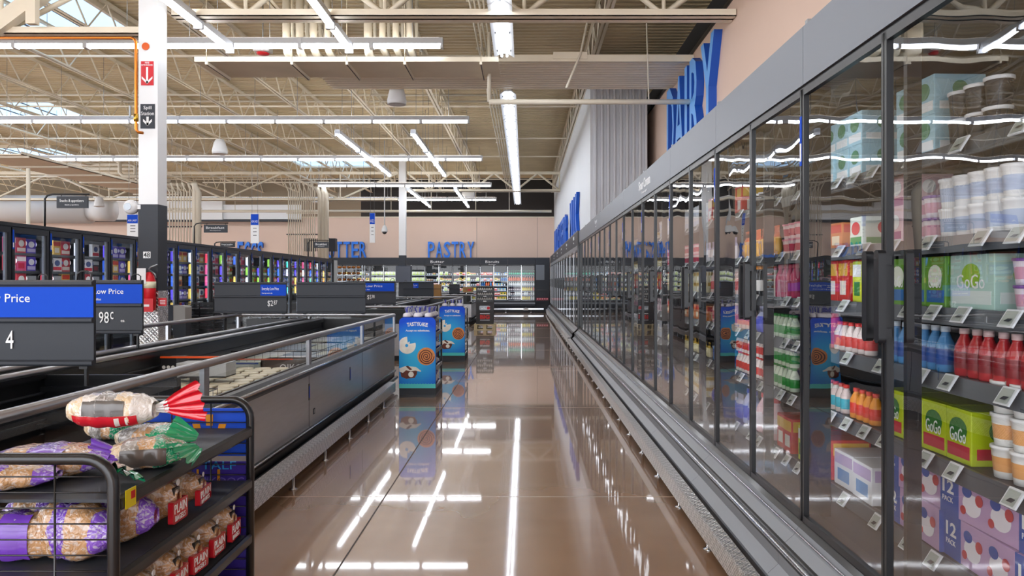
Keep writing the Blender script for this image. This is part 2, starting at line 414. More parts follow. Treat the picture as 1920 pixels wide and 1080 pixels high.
# ---------------------------------------------------------------- pillars
def pillar(cx, Y, wd, zc, label):
    t = thing('building_pillar', label, 'pillar', (cx, Y, 0)); a = wd/2
    m = MB(); m.box(-a, a, -a, a, zc, DECK, M_white); m.build('upper_shaft', t)
    m = MB(); m.box(-a-.004, a+.004, -a-.004, a+.004, 0, zc, M_dark, 0); m.build('lower_shaft', t, label='dark grey painted lower part')
    return t
PX, PY, PW = -5.2, 10.44, .265
PIL = pillar(PX, PY, PW, at(286, 383, 10.3)[2], 'tall white square pillar with dark grey foot, signs and a fire extinguisher')
yf = -PW/2
def ploc(x, y, Y=PY-PW/2):
    p = at(x, y, Y); return (p[0]-PX, p[2])
# plate wrap
x0, zt = ploc(258, 545); m = MB(); m.box(-PW/2-.012, PW/2+.012, -PW/2-.012, PW/2+.012, .02, zt, M_tread2); m.build('tread_plate_wrap', PIL)
p = at(276, 478, PY-PW/2)
m = MB(); m.box(p[0]-PX-.05, p[0]-PX+.05, yf-.012, yf-.005, p[2]-.045, p[2]+.045, M_text); m.text('48', (p[0]-PX-.042, yf-.012, p[2]-.036), (1, 0, 0), (0, 0, 1), .084, .072, .003, M_black, .01); m.build('number_plate', PIL)
def sign_on_pillar(name, label, cat, x0, x1, y0, y1, draw, base):
    Yp = PY-PW/2-.006
    a = at(x0, y1, Yp); c = at(x1, y0, Yp); w_, h_ = c[0]-a[0], c[2]-a[2]
    m = MB(); m.box(0, w_, -.004, 0, 0, h_, base); draw(m, w_, h_)
    o = m.build(name, loc=(a[0], Yp, a[2])); tag(o, label, cat)
def arrow(m, cx, z0, z1, w, t, ma, y=-.007):
    m.box(cx-t/2, cx+t/2, y, -.003, z0+.01, z1, ma)
    for s in (-1, 1):
        m.add([(cx, y, z0), (cx+s*w/2, y, z0+w*.5), (cx+s*w/2, y, z0+w*.5+t*1.2), (cx, y, z0+t*1.3)], [(0, 1, 2, 3) if s > 0 else (3, 2, 1, 0)], ma)
def d1(m, w, h):
    m.text('FIRE', (w*.33, -.004, h*.9), (1, 0, 0), (0, 0, 1), w*.34, h*.07, .003, M_text); m.text('EXTINGUISHER', (w*.05, -.004, h*.81), (1, 0, 0), (0, 0, 1), w*.9, h*.065, .003, M_text)
    arrow(m, w/2, h*.05, h*.75, w*.85, w*.16, M_text)
sign_on_pillar('fire_extinguisher_sign', 'red FIRE EXTINGUISHER sign with white down arrow high on the pillar', 'sign', 264.5, 288, 115, 160, d1, M_red)
def d2(m, w, h):
    m.text('Spill', (w*.22, -.004, h*.74), (1, 0, 0), (0, 0, 1), w*.55, h*.18, .003, M_text); m.text('Station', (w*.05, -.004, h*.54), (1, 0, 0), (0, 0, 1), w*.9, h*.15, .003, M_text)
    arrow(m, w/2, h*.1, h*.48, w*.62, w*.16, M_text)
sign_on_pillar('spill_station_sign', 'grey Spill Station sign with white down arrow on the tall pillar', 'sign', 263.5, 290.5, 195, 241, d2, M_dark)
m = MB(); p = at(273, 87, PY-PW/2-.008); m.disc((0, 0, 0), .052, (0, -1, 0), .004, flat_mat('#e2622a'), 28); tag(m.build('orange_dot_sticker', loc=p), 'round orange dot stuck near the top of the tall pillar', 'sticker')
# little red notice on the plate
p = at(305, 566, PY-PW/2-.02); m = MB(); m.box(-.055, .055, -.006, 0, -.055, .055, M_red)
for k in range(3): m.box(-.035, .04, -.009, -.005, -.03+k*.022, -.02+k*.022, M_text)
tag(m.build('red_notice_sticker', loc=p), 'small red notice on the tread plate of the pillar', 'sticker')
# copper pipe with valve
m = MB(); z = at(0, 71, 10.1)[2]; xp = at(255, 0, 10.1)[0]; zb = at(0, 248, 10.1)[2]
m.tube([(-9.5, 10.1, z), (xp-.06, 10.1, z), (xp-.02, 10.1, z-.02), (xp, 10.1, z-.06), (xp, 10.1, zb+.04), (xp+.03, 10.1, zb), (xp+.07, 10.15, zb)], .02, M_copper, 10)
cp = m.build('copper_pipe'); tag(cp, 'copper pipe along the girder dropping down beside the tall pillar', 'pipe')
m = MB(); zv = at(0, 221, 10.1)[2]; m.tube([(xp, 10.1, zv-.05), (xp, 10.1, zv+.05)], .032, mat('brass', '#c49a3c', .3, .9), 10); m.box(xp-.08, xp-.06, 10.07, 10.09, zv, zv+.16, M_wire); m.box(xp-.08, xp, 10.07, 10.09, zv-.005, zv+.01, M_wire); o = m.build('shutoff_valve', cp)
# fire extinguisher on the pillar
q = at(268, 520, 10.05); t = thing('fire_extinguisher', 'red fire extinguisher with white tag hung on the tall pillar', 'fire extinguisher', (q[0], PY-PW/2-.088, 0))
zt_, zb_ = at(0, 510, 10.15)[2], at(0, 568, 10.15)[2]; m = MB()
m.lathe([(.03, zb_-.12), (.085, zb_-.1), (.085, zt_-.12), (.06, zt_-.05), (.03, zt_)], M_red, seg=20); m.build('cylinder', t)
m = MB(); m.lathe([(.0865, zt_-.22), (.0865, zt_-.13)], mat('label_cream', '#e9e6c8', .5), seg=20); m.build('label_band', t)
m = MB(); m.tube([(0, 0, zt_-.02), (0, 0, zt_+.05), (.02, 0, zt_+.07), (.12, -.02, zt_+.1)], .013, M_wire, 8); m.tube([(0, 0, zt_+.03), (.09, -.02, zt_-.03), (.1, -.02, zt_-.08)], .011, M_wire, 8); m.build('handle', t)
m = MB(); m.box(-.12, -.0, -.1, -.09, zt_-.16, zt_+.05, M_text); m.build('inspection_tag', t)
m = MB(); m.box(-.1, .1, -.1, -.088, zb_-.12, zb_+.06, M_red); m.box(-.03, .05, -.103, -.099, zb_-.05, zb_-.02, M_text); m.build('red_placard', t)
# flood lamp and camera at the pillar
q = at(247, 388, 10.3); t = thing('emergency_lamp', 'white round emergency lamp on the side of the tall pillar', 'lamp', q)
m = MB(); m.lathe([(.0, -.07), (.07, -.06), (.1, 0), (.1, .05), (.085, .05)], M_white, axis='y', seg=18, c=(-.02, 0, 0)); m.build('housing', t)
m = MB(); m.disc((-.02, -.072, 0), .05, (0, -1, 0), .004, M_wire); m.build('lens', t); m = MB(); m.box(.02, .12, .0, .04, -.03, .03, M_white); m.build('bracket', t)
P2X, P2Y = -5.2, 31.8
PIL2 = pillar(P2X, P2Y, .28, at(0, 479, P2Y)[2], 'slim far white pillar with grey foot between the BUTTER and PASTRY letters')
q = at(756, 513, P2Y-.5)
m = MB(); m.box(-.33, .33, 0, .3, -.38, .33, mat('box_screen', '#3a4152', .3), .03); o = m.build('wall_box', PIL2, loc=(q[0]-P2X, q[1]-P2Y, q[2]))
# ================================================================ lamps and pipes under the roof
ZL = 5.35
M_fix = mat('fixture_channel', '#c9ccd2', .4, .3)
def fixture_parts(t, L, n, wd=.12, hang=1.54):
    """a strip of N tubes in a white channel of length L along +x from 0"""
    m = MB(); m.prism([(-wd/2, 0), (wd/2, 0), (wd/2-.01, .10), (-wd/2+.01, .10)], 0, L, M_fix, 'yz')
    m.box(0, .03, -wd/2-.004, wd/2+.004, -.07, .09, M_fix); m.box(L-.03, L, -wd/2-.004, wd/2+.004, -.07, .09, M_fix); m.build('channel', t)
    m = MB(); m.box(.06, L-.06, -wd/2+.02, wd/2-.02, .1, .104, M_added_uplight); m.build('added_uplight', t)  # unseen strip on the channel top, added to light the ceiling
    for k in range(n):
        a = k*L/n+.05; b_ = (k+1)*L/n-.05
        m = MB(); m.tube([(a, 0, -.03), (b_, 0, -.03)], .036, M_tube, 10); m.build('lamp_tube', t)
        if k: m = MB(); m.box(a-.085, a-.015, -wd/2-.004, wd/2+.004, -.07, .03, M_fix); m.build('tube_clip', t)
    m = MB(); m.box(.5, L-.485, -.005, .005, .1, .105, M_wire); m.box(.5, .53, -.02, .02, .07, .12, M_wire); m.tube([(.515, 0, .1), (.515, 0, hang)], .005, M_wire, 4); m.tube([(L-.5, 0, .07), (L-.5, 0, hang)], .005, M_wire, 4); m.build('hanger_wire', t)
RW = 2.32
p0 = thing('tube_lamp', 'tube lamp', 'lamp', group='x'); fixture_parts(p0, RW, 2)
first = True
rows = [(-5.2, 4, 'the row behind the bread rack end of the store'), (.6, 4, 'the row over the bread rack'), (6.4, 4, 'the row over the near end of the aisle'), (12.15, 4, 'the first row beyond the near girder'), (17.9, 6, 'the second cross row in view'),
        (23.5, 8, 'the third cross row in view'), (29.95, 3, 'the fourth cross row in view, before the far girder'), (35.2, 11, 'the last cross row before the blush wall')]
for ri, (Y, n, txt) in enumerate(rows):
    for k in range(n):
        gx = 'suspended tube lamps of '+txt
        lab = 'long white tube lamp hung in ' + txt
        loc = (-1.33-(k+1)*RW, Y, ZL)
        if k > 8 and ri < 7: break
        if first: p0.location = loc; p0['label'] = lab; p0['group'] = gx; first = False
        else: copy_tree(p0, loc=loc, label=lab, group=gx)
# four cross rows do not start at the same edge: the fourth starts further out
# lamps along the aisle, single file
p1 = thing('tube_lamp', 'x', 'lamp', group='x'); fixture_parts(p1, RW, 2, hang=1.69); used1 = False
RL = 2.44
for (x, z, segs) in ((-4.7, 5.2, ((4.7, 12.05), (18.7, 26.1), (30.0, 36.99))), (-2.8, 5.2, ((4.7, 12.05), (18.7, 26.1), (30.0, 36.99)))):
    for si, (ya, yb) in enumerate(segs):
        for k in range(3):
            side = 'the line nearer the tall pillar' if x < -4 else 'the line nearer the aisle'
            if not used1: p1.location = (x, ya, z); p1.rotation_euler = (0, 0, PI/2); p1['label'] = 'tube lamp pointing down the store in %s, %s stretch' % (side, ORD[si]); p1['group'] = 'lengthwise lamps, %s, %s stretch' % (side, ORD[si]); used1 = True; continue
            copy_tree(p1, loc=(x, ya+k*(yb-ya)/3, z), rz=PI/2, label='tube lamp pointing down the store in %s, %s stretch' % (side, ORD[si]), group='lengthwise lamps, %s, %s stretch' % (side, ORD[si]))
# wide double lamps over the aisle
d0 = thing('wide_lamp', 'wide white reflector lamp with tubes in the long line over the aisle', 'lamp', (-.347, 3.0, ZL), PI/2, 'wide lamps in the long line over the aisle')
m = MB(); m.prism([(-.17, -.04), (-.06, .03), (.06, .03), (.17, -.04), (.17, -.03), (.06, .06), (-.06, .06), (-.17, -.03)], 0, 2.4, M_refl, 'yz'); m.build('reflector', d0)
for yy in (-.045, .045): m = MB(); m.tube([(.02, yy, -.015), (2.38, yy, -.015)], .02, M_wtube, 8); m.build('lamp_tube', d0)
m = MB()
for xx in (.3, 1.2, 2.1):
    for yy in (-.11, .11): m.box(xx-.02, xx+.02, yy-.006, yy+.006, -.02, .02, M_dark)
m.tube([(.4, 0, .05), (.4, 0, 1.54)], .004, M_wire, 4); m.tube([(2., 0, .05), (2., 0, 1.54)], .004, M_wire, 4); m.build('clip', d0)
for k in [q for q in range(1, 14) if q != 4]: copy_tree(d0, loc=(-.347, 3.0+k*2.45, ZL))
# flat cable tray under the pipes
t = thing('cable_tray', 'flat cream panel tray hung across the store under the bent pipes', 'tray', (-2.92, 12.26, 5.1))
m = MB(); m.box(-2.5, 2.49, 0, .93, .0, .02, M_cream); m.box(-2.5, 2.49, -.012, 0, -.0, .08, M_cream); m.box(-2.5, 2.49, .93, .942, 0, .08, M_cream); m.build('panel', t)
for x in (-2.3, -.9, .0, .95, 2.2): m = MB(); m.box(x-.02, x+.02, -.03, .96, -.05, 0, M_cream); m.box(x-.008, x+.008, -.02, .94, -.052, -.05, M_black); m.tube([(x, -.02, -.03), (x, -.02, 1.78)], .006, M_cream, 4); m.build('hanging_channel', t)
t = thing('ribbed_soffit_panel', 'wide ribbed cream panel spanning over the aisle to the blush wall', 'panel', (0, 13.25, 5.4))
m = MB()
n = 12; poly = [(0, .05)]
for k in range(n): y = k*1.92/n; poly += [(y, 0), (y+.1, 0), (y+.115, .025), (y+.145, .025)]
poly += [(1.92, 0), (1.92, .05)]
m.prism(poly, -3.9, XW-.01, M_cream, 'yz'); m.build('ribbed_sheet', t)
m = MB(); m.box(-.4, XW-.01, -.06, 0, -.02, .1, M_cream); m.box(.5, 1.1, -.09, -.06, .02, .14, M_cream); m.build('edge_beam', t)
m = MB(); m.tube([(1.15, -.1, .9), (.98, -.1, .1), (.72, -.3, -.55)], .022, M_cond, 6); m.build('brace', t)
# bent pipes dropping behind the girder
def drop_pipe(x0px, r, txt, ybot, grp, Y=12.3):
    p = at(x0px, ybot, Y); m = MB()
    m.tube([(0, 0, 0.9), (0, 0, .12), (0, .04, .03), (0, .14, 0), (0, .6, 0)], r, M_cond, 12)
    for zz in (.55,): m.tube([(0, 0, zz), (0, 0, zz+.02)], r+.006, M_cond, 12)
    tag(m.build('bent_pipe', loc=p), txt, 'pipe', grp)
wide = [537, 562, 588, 614]; thin = [549, 575, 600]
for i, x in enumerate(wide): drop_pipe(x, .065 if i < 3 else .055, 'thick cream pipe bending over the tray, pillar-side bunch, %s from the pillar' % ORD[i], 99 if i < 2 else 95, 'thick pipes of the first bunch')
for i, x in enumerate(thin): drop_pipe(x, .032, 'thin cream pipe bending between thick ones in the bunch nearer the tall pillar', 72, 'thin pipes of the first bunch', 12.7)
for i, (x, r) in enumerate(((690, .07), (717, .055), (742, .055), (768, .055))): drop_pipe(x, r, 'thick cream pipe bending over the tray, bunch beside the wide lamps, %s along' % ORD[i], 100 if i == 0 else 90, 'thick pipes of the second bunch')
for i, x in enumerate((703, 729, 755, 781)): drop_pipe(x, .03, 'thin cream pipe bending between thick ones in the bunch beside the wide lamps', 74, 'thin pipes of the second bunch', 12.7)
# conduits along the aisle
t = thing('conduit_run', 'bundle of five thin cream conduits running beside the wide lamps', 'conduits', (-.8, 12, 6.05))
for k in range(5): m = MB(); m.tube([(k*.075-.1, 0, 0), (k*.075-.1, 25, 0)], .018, M_cond, 6); m.build('conduit', t)
m = MB()
for k in range(10): m.box(-.16, .26, k*2.5+.2, k*2.5+.24, .02, .05, M_cond)
m.build('strap', t)
# sprinkler pipes
t = thing('sprinkler_pipe', 'cream sprinkler pipe crossing the aisle up to the blue dairy letters', 'pipe', (0, 13.0, 4.63))
p = at(0, 191, 13.0); m = MB(); m.tube([(-.62, 0, p[2]-4.63), (2.98, 0, p[2]-4.63)], .045, M_cond, 10); m.tube([(-.62, 0, p[2]-4.63), (-.62, 0, 1.2)], .035, M_cond, 8); m.build('main_pipe', t)
m = MB(); m.tube([(2.1, 0, 1.9), (2.16, 0, p[2]-4.6)], .012, M_cond, 6); m.lathe([(.0, .03), (.025, .0), (.02, -.05)], M_cond, c=(2.16, 0, p[2]-4.6), seg=8); m.build('hanger', t)
p = at(0, 396, 33.5)
t = thing('sprinkler_pipe', 'long far cream sprinkler pipe crossing before the dark strip above the blush wall', 'pipe', (0, 33.5, p[2]))
m = MB(); m.tube([(-16, 0, 0), (1.2, 0, 0)], .06, M_cond, 8); m.build('main_pipe', t)
m = MB()
for x in (-13, -9.6, -6, -4.2, -2.2, -.7): m.tube([(x, 0, 0), (x, 0, 3.)], .015, M_cond, 4)
m.build('hanger', t)
for i, (xa, xb, y, Y) in enumerate(((0, 930, 178, 20.6), (-50, 940, 190, 22.), (380, 900, 342, 33.8), (0, 480, 331, 30.9))):
    a, c = at(xa, y, Y), at(xb, y, Y); m = MB(); m.tube([(0, 0, 0), (c[0]-a[0], 0, 0)], .03, M_cond, 6)
    tag(m.build('branch_pipe', loc=a), 'thin cream branch pipe running across the store below the joists, %s from the tall pillar' % ORD[i], 'pipe')
# bell speakers and camera
def speaker(x, y, Y, s, label):
    t = thing('bell_speaker', label, 'speaker', at(x, y, Y)); m = MB()
    m.lathe([(.0, .3), (.1, .29), (.15, .2), (.2, -.02), (.19, -.1), (.17, -.1), (.0, -.06)], M_white, seg=20); m.build('bell', t)
    m = MB(); m.tube([(0, 0, .28), (0, 0, DECK-t.location.z)], .012, M_cond, 6); m.build('drop_rod', t)
    t.scale = (s, s, s) if False else (1, 1, 1); return t
speaker(744, 187, 15.4, 1, 'white bell speaker hanging behind the flat cable tray')
speaker(412, 282, 20., 1, 'white bell speaker over the upright freezers beside the tall pillar')
speaker(186, 383, 30., 1, 'white bell speaker beside the snacks sign')
for i, (x, y, Y) in enumerate(((878, 365, 34.), (598, 375, 34.))):
    m = MB(); m.box(-.28, .28, -.2, .2, -.12, .12, M_white, .02); m.tube([(0, 0, .1), (0, 0, 1.6)], .01, M_wire, 4)
    tag(m.build('ceiling_heater', loc=at(x, y, Y)), 'small white box unit under the far roof, %s the slim pillar' % ('aisle side of' if i == 0 else 'freezer side of'), 'unit')
p = at(721, 433, 28.7); t = thing('dome_camera', 'white dome camera hanging on a rod beside the aisle blade sign', 'camera', p)
m = MB(); m.lathe([(.0, .22), (.06, .2), (.1, .1), (.12, 0), (.12, -.03), (.1, -.035)], M_white, seg=18); m.build('housing', t)
m = MB(); m.lathe([(.095, -.035), (.07, -.1), (.0, -.13)], M_dome, seg=18); m.build('dome', t); m = MB(); m.tube([(0, 0, .2), (0, 0, DECK-p[2])], .02, M_white, 8); m.build('rod', t)
# exit-style red reel seen past the tube lamp
m = MB(); m.lathe([(.0, -.03), (.1, -.02), (.11, .0), (.0, .03)], M_red, seg=18); m.box(-.14, .14, -.1, .1, .02, .1, M_white); m.tube([(0, 0, .05), (0, 0, .9)], .01, M_wire, 4)
tag(m.build('red_alarm_disc', loc=at(493, 100, 13.)), 'small red round alarm beacon under the girder beside the bent pipes', 'alarm')
# white air duct and refrigeration risers
m = MB(); p = at(0, 393, 33.); m.tube([(-33, 33, p[2]+.1), (-19.2, 33, p[2]-.0)], .62, M_white, 20); m.tube([(-19.2, 33, p[2]), (-18.2, 33, p[2]-.02)], .5, M_white, 20)
tag(m.build('air_duct'), 'big round white air duct near the far wall beside the snacks sign', 'duct')
def risers(xa, xb, ytop, ybot, Y, n, label, big=0):
    t = thing('riser_pipe_bundle', label, 'pipes', at((xa+xb)/2, ybot, Y)); a = at(xa, ybot, Y); c = at(xb, ybot, Y); zt = at(0, ytop, Y)[2]
    for k in range(n):
        x = (a[0]-c[0])/2+(c[0]-a[0])*k/(n-1); r = .022 if not big or k < n-big else .1
        m = MB(); m.tube([(x, 0, 0), (x, 0, zt-a[2]-.3), (x+(.1 if k % 2 else -.05), -.3, zt-a[2])], r, M_cond, 6); m.build('riser_pipe', t)
    m = MB(); m.tube([(0, -.2, zt-a[2]-.2), (0, -.2, DECK-a[2])], .015, M_cond, 5); m.build('hanger_rod', t); m = MB(); h = (zt-a[2])
    for q in (.35, .62): m.box((a[0]-c[0])/2-.1, (c[0]-a[0])/2+.1, .04, .08, h*q, h*q+.05, M_dark if q < .5 else M_cond)
    m.build('pipe_strap', t)
risers(318, 372, 345, 470, 27., 11, 'bundle of thin cream riser pipes behind the tall pillar', 2)
risers(541, 590, 345, 492, 30., 13, 'bundle of thin cream riser pipes beside the slim pillar above the far freezers')
risers(600, 612, 352, 500, 30.5, 3, 'three thick cream riser pipes against the U of the BUTTER letters', 3)
for i, (xa, xb) in enumerate(((571, 581), (584, 589), (594, 597), (613, 629))):
    a, c = at(xa, 471, 31.5), at(xb, 447, 31.5); m = MB(); m.box(0, c[0]-a[0], 0, .3, 0, c[2]-a[2], M_dark); m.box((c[0]-a[0])*.4, (c[0]-a[0])*.6, .1, .2, -a[2], 0, M_dark)
    tag(m.build('valve_cabinet', loc=a), 'dark cabinet behind the thin riser pipes, %s from the snacks sign' % ORD[i], 'cabinet')
m = MB()
for k in range(3):
    a = at(215+k*22, 300+k*6, 29.8); m.tube([(a[0]-2.5, 29.8+k*.3, a[2]), (a[0], 29.8+k*.3, a[2]), (a[0]+.2, 29.8+k*.3, a[2]-.1), (a[0]+.2, 29.8+k*.3, a[2]-.5), (a[0]+.35, 29.8+k*.3, a[2]-.65), (a[0]+1.6, 29.8+k*.3, a[2]-.65)], .075, M_cond, 8); m.tube([(a[0]-1, 29.8+k*.3, a[2]), (a[0]-1, 29.8+k*.3, DECK)], .012, M_cond, 5)
    tag(m.build('elbow_pipe'), 'cream pipe with two elbows beside the tall pillar, %s of three' % ORD[k], 'pipe'); m = MB()
t = thing('cable_tray', 'second flat cream panel tray running down the store above the freezers', 'tray', (-13.95, 19.5, 4.8)); m = MB(); m.box(-.8, .8, 0, 9., 0, .02, M_cream)
for x in (-.8, .79): m.box(x, x+.01, 0, 9., 0, .09, M_cream)
m.build('panel', t)
for k in range(6): m = MB(); m.box(-.85, .85, k*1.7+.2, k*1.7+.24, -.05, 0, M_cond); m.tube([(.8, k*1.7+.22, -.03), (.8, k*1.7+.22, 2.1)], .008, M_cond, 4); m.tube([(-.8, k*1.7+.22, -.03), (-.8, k*1.7+.22, 2.1)], .008, M_cond, 4); m.build('hanging_channel', t)
for i, xp_ in enumerate((52, 57)):
    a = at(xp_, 420, 19.2); a = (a[0]-i*.04, a[1], a[2]); m = MB(); m.tube([(0, 0, -a[2]), (0, 0, 4.4-a[2])], .035, M_cond, 8); tag(m.build('vertical_conduit', loc=a), 'grey vertical conduit rising behind the freezers, %s past the frame edge' % ORD[i], 'conduit')
# leaning diagonal strut, top of frame beside the pillar
t = thing('diagonal_strut', 'broad cream diagonal strut above the girder next to the skylight', 'strut', (0, 0, 0))
a = at(-30, 60, 10.6); c = at(90, -30, 10.6); m = MB(); m.prism([(a[0], a[2]), (a[0]+.22, a[2]-.1), (c[0]+.22, c[2]-.1), (c[0], c[2])], 10.45, 10.6, M_cream); m.build('steel_angle', t)
m = MB(); a = at(52, 46, 10.4); c = at(70, -20, 10.4); m.box(a[0], c[0], 10.35, 10.45, a[2], c[2], M_cream); m.build('post', t)

# ---------------------------------------------------------------- hanging signs
def blade(x0, x1, y0, y1, Y, label, txt):
    a, c = at(x0, y1, Y), at(x1, y0, Y); w_, h_ = c[0]-a[0], c[2]-a[2]
    t = thing('aisle_blade_sign', label, 'sign', a); m = MB(); m.box(0, w_, 0, .05, 0, h_, M_text)
    for k in range(3): m.box(w_*.3, w_*.75, -.004, 0, h_*(.5-.12*k), h_*(.5-.12*k)+.02, M_dark)
    m.build('white_board', t)
    m = MB(); m.box(w_*.03, w_*.97, -.01, 0, h_*.62, h_*.99, M_blue); m.text(txt, (w_*.12, -.01, h_*.68), (1, 0, 0), (0, 0, 1), w_*.76, h_*.1, .006, M_text); m.build('blue_header', t)
    m = MB()
    for q in (.15, .85): m.tube([(w_*q, .02, h_), (w_*q, .02, DECK-a[2])], .006, M_wire, 4)
    m.build('cable', t)
blade(238, 259, 402, 446, 22., 'tall blue and white aisle sign just beside the tall pillar', 'A26 | A27')
blade(470, 485, 401, 456, 27., 'tall blue and white aisle sign above the EGGS letters', 'A24 | A25')
blade(693, 703, 399, 455, 29., 'narrow blue and white aisle sign between the BUTTER letters and the slim pillar', 'A22')
def cat_sign(x0, x1, y0, y1, Y, label, txt, sub, post=True):
    a, c = at(x0, y1, Y), at(x1, y0, Y); w_, h_ = c[0]-a[0], c[2]-a[2]
    t = thing('category_sign', label, 'sign', a); m = MB(); m.box(0, w_, 0, .03, 0, h_, M_dark)
    m.text(txt, (w_*.1, 0, h_*.45), (1, 0, 0), (0, 0, 1), w_*.78, h_*.3, .004, M_text); m.text(sub, (w_*.27, 0, h_*.2), (1, 0, 0), (0, 0, 1), w_*.45, h_*.12, .004, M_text); m.build('board', t)
    if post:
        m = MB(); zb = 2.24-a[2]; xo = -w_*.45
        m.tube([(xo, .05, zb), (xo, .05, h_*.8), (xo+.04, .05, h_*1.1), (xo+.12, .05, h_*1.2), (w_, .05, h_*1.2)], .014, M_black, 6)
        for q in (.1, .9): m.tube([(w_*q, .03, h_*.95), (w_*q, .05, h_*1.2)], .006, M_black, 4)
        m.build('gooseneck', t)
cat_sign(106, 164, 368, 390, 11., 'dark Snacks and appetizers sign on a gooseneck above the freezers', 'Snacks & appetizers', 'Snacks y aperitivos')
cat_sign(382, 426, 421, 436, 16., 'dark Breakfast sign on a gooseneck above the freezers', 'Breakfast', 'Desayuno')
cat_sign(413, 440, 455, 463, 17., 'small dark category sign just beside the EGGS letters', 'Frozen breakfast', 'Desayuno')
cat_sign(589, 616, 453, 465, 24., 'small dark sign in front of the riser pipes beside the BUTTER letters', 'Breakfast', 'Desayuno')
# ================================================================ letters
def letters(name, label, txt, o, ux, w, h, d, m_=None, face=None):
    """each letter a part of the word"""
    t = thing(name, label, 'wall letters', o); n = len(txt); cw = w/n; ux = Vector(ux)
    for i, ch in enumerate(txt):
        m = MB(); m.text(ch, ux*(i*cw+cw*.08), ux, (0, 0, 1), cw*(.84 if ch != 'I' else .3), h, d, m_ or M_letter, .012, side=M_lside); m.build('letter', t)
    return t
def wallword(name, label, txt, x0, x1, y0, zb, Y=YB-.16):
    a = at(x0, y0, Y); c = at(x1, y0, Y)
    letters(name, label, txt, (a[0], Y+.15, zb), (1, 0, 0), c[0]-a[0], a[2]-zb, .15)
wallword('eggs_letters', 'big blue EGGS letters on the far blush wall', 'EGGS', 444, 494, 453, 2.3)
wallword('butter_letters', 'big blue BUTTER letters on the far blush wall', 'BUTTER', 597, 688, 453, 2.66)
wallword('pastry_letters', 'big blue PASTRY letters on the far blush wall', 'PASTRY', 801, 890, 453, 2.66)
def sideword(name, label, txt, Yfar, Ynear, X, zb, zt, d):
    letters(name, label, txt, (X+d, Yfar, zb), (0, -1, 0), Yfar-Ynear, zt-zb, d)
t = thing('dairy_letters', 'giant blue DAIRY letters standing out from the blush wall above the coolers', 'wall letters', (XW, 15.1, 3.7))
XL = 2.87; y = 0; ends = [0, .85, 1.72, 2.02, 2.85]
for ch, wd, a in zip('DAIRY', (.72, .78, .2, .72, .86), (0, .78, 1.68, 2.08, 2.92)):
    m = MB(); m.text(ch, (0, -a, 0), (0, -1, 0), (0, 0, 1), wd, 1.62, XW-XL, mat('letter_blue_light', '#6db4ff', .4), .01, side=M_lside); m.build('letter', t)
sideword('milk_letters', 'blue MILK letters on the white projecting wall, first word past the ribbed end', 'MILK', 23.4, 20.1, 1.40, 2.72, 3.92, .09)
sideword('yogurt_letters', 'blue word above the coolers on the white wall, second past the ribbed end', 'KEFIR', 30.2, 25.4, 1.40, 2.72, 3.82, .09)
sideword('juice_letters', 'blue JUICE letters on the white wall at the far corner', 'JUICE', 36.2, 30.8, 1.40, 2.72, 3.84, .09)

# ================================================================ dairy coolers
XD = 1.25; U0 = .29; UP = 1.52; NU = 11; ZB, ZT, ZH = .43, 2.375, 2.635
SH = (.50, .855, 1.16, 1.40, 1.655, 1.98); XS = 1.52
NEAR = 'the near dairy coolers'

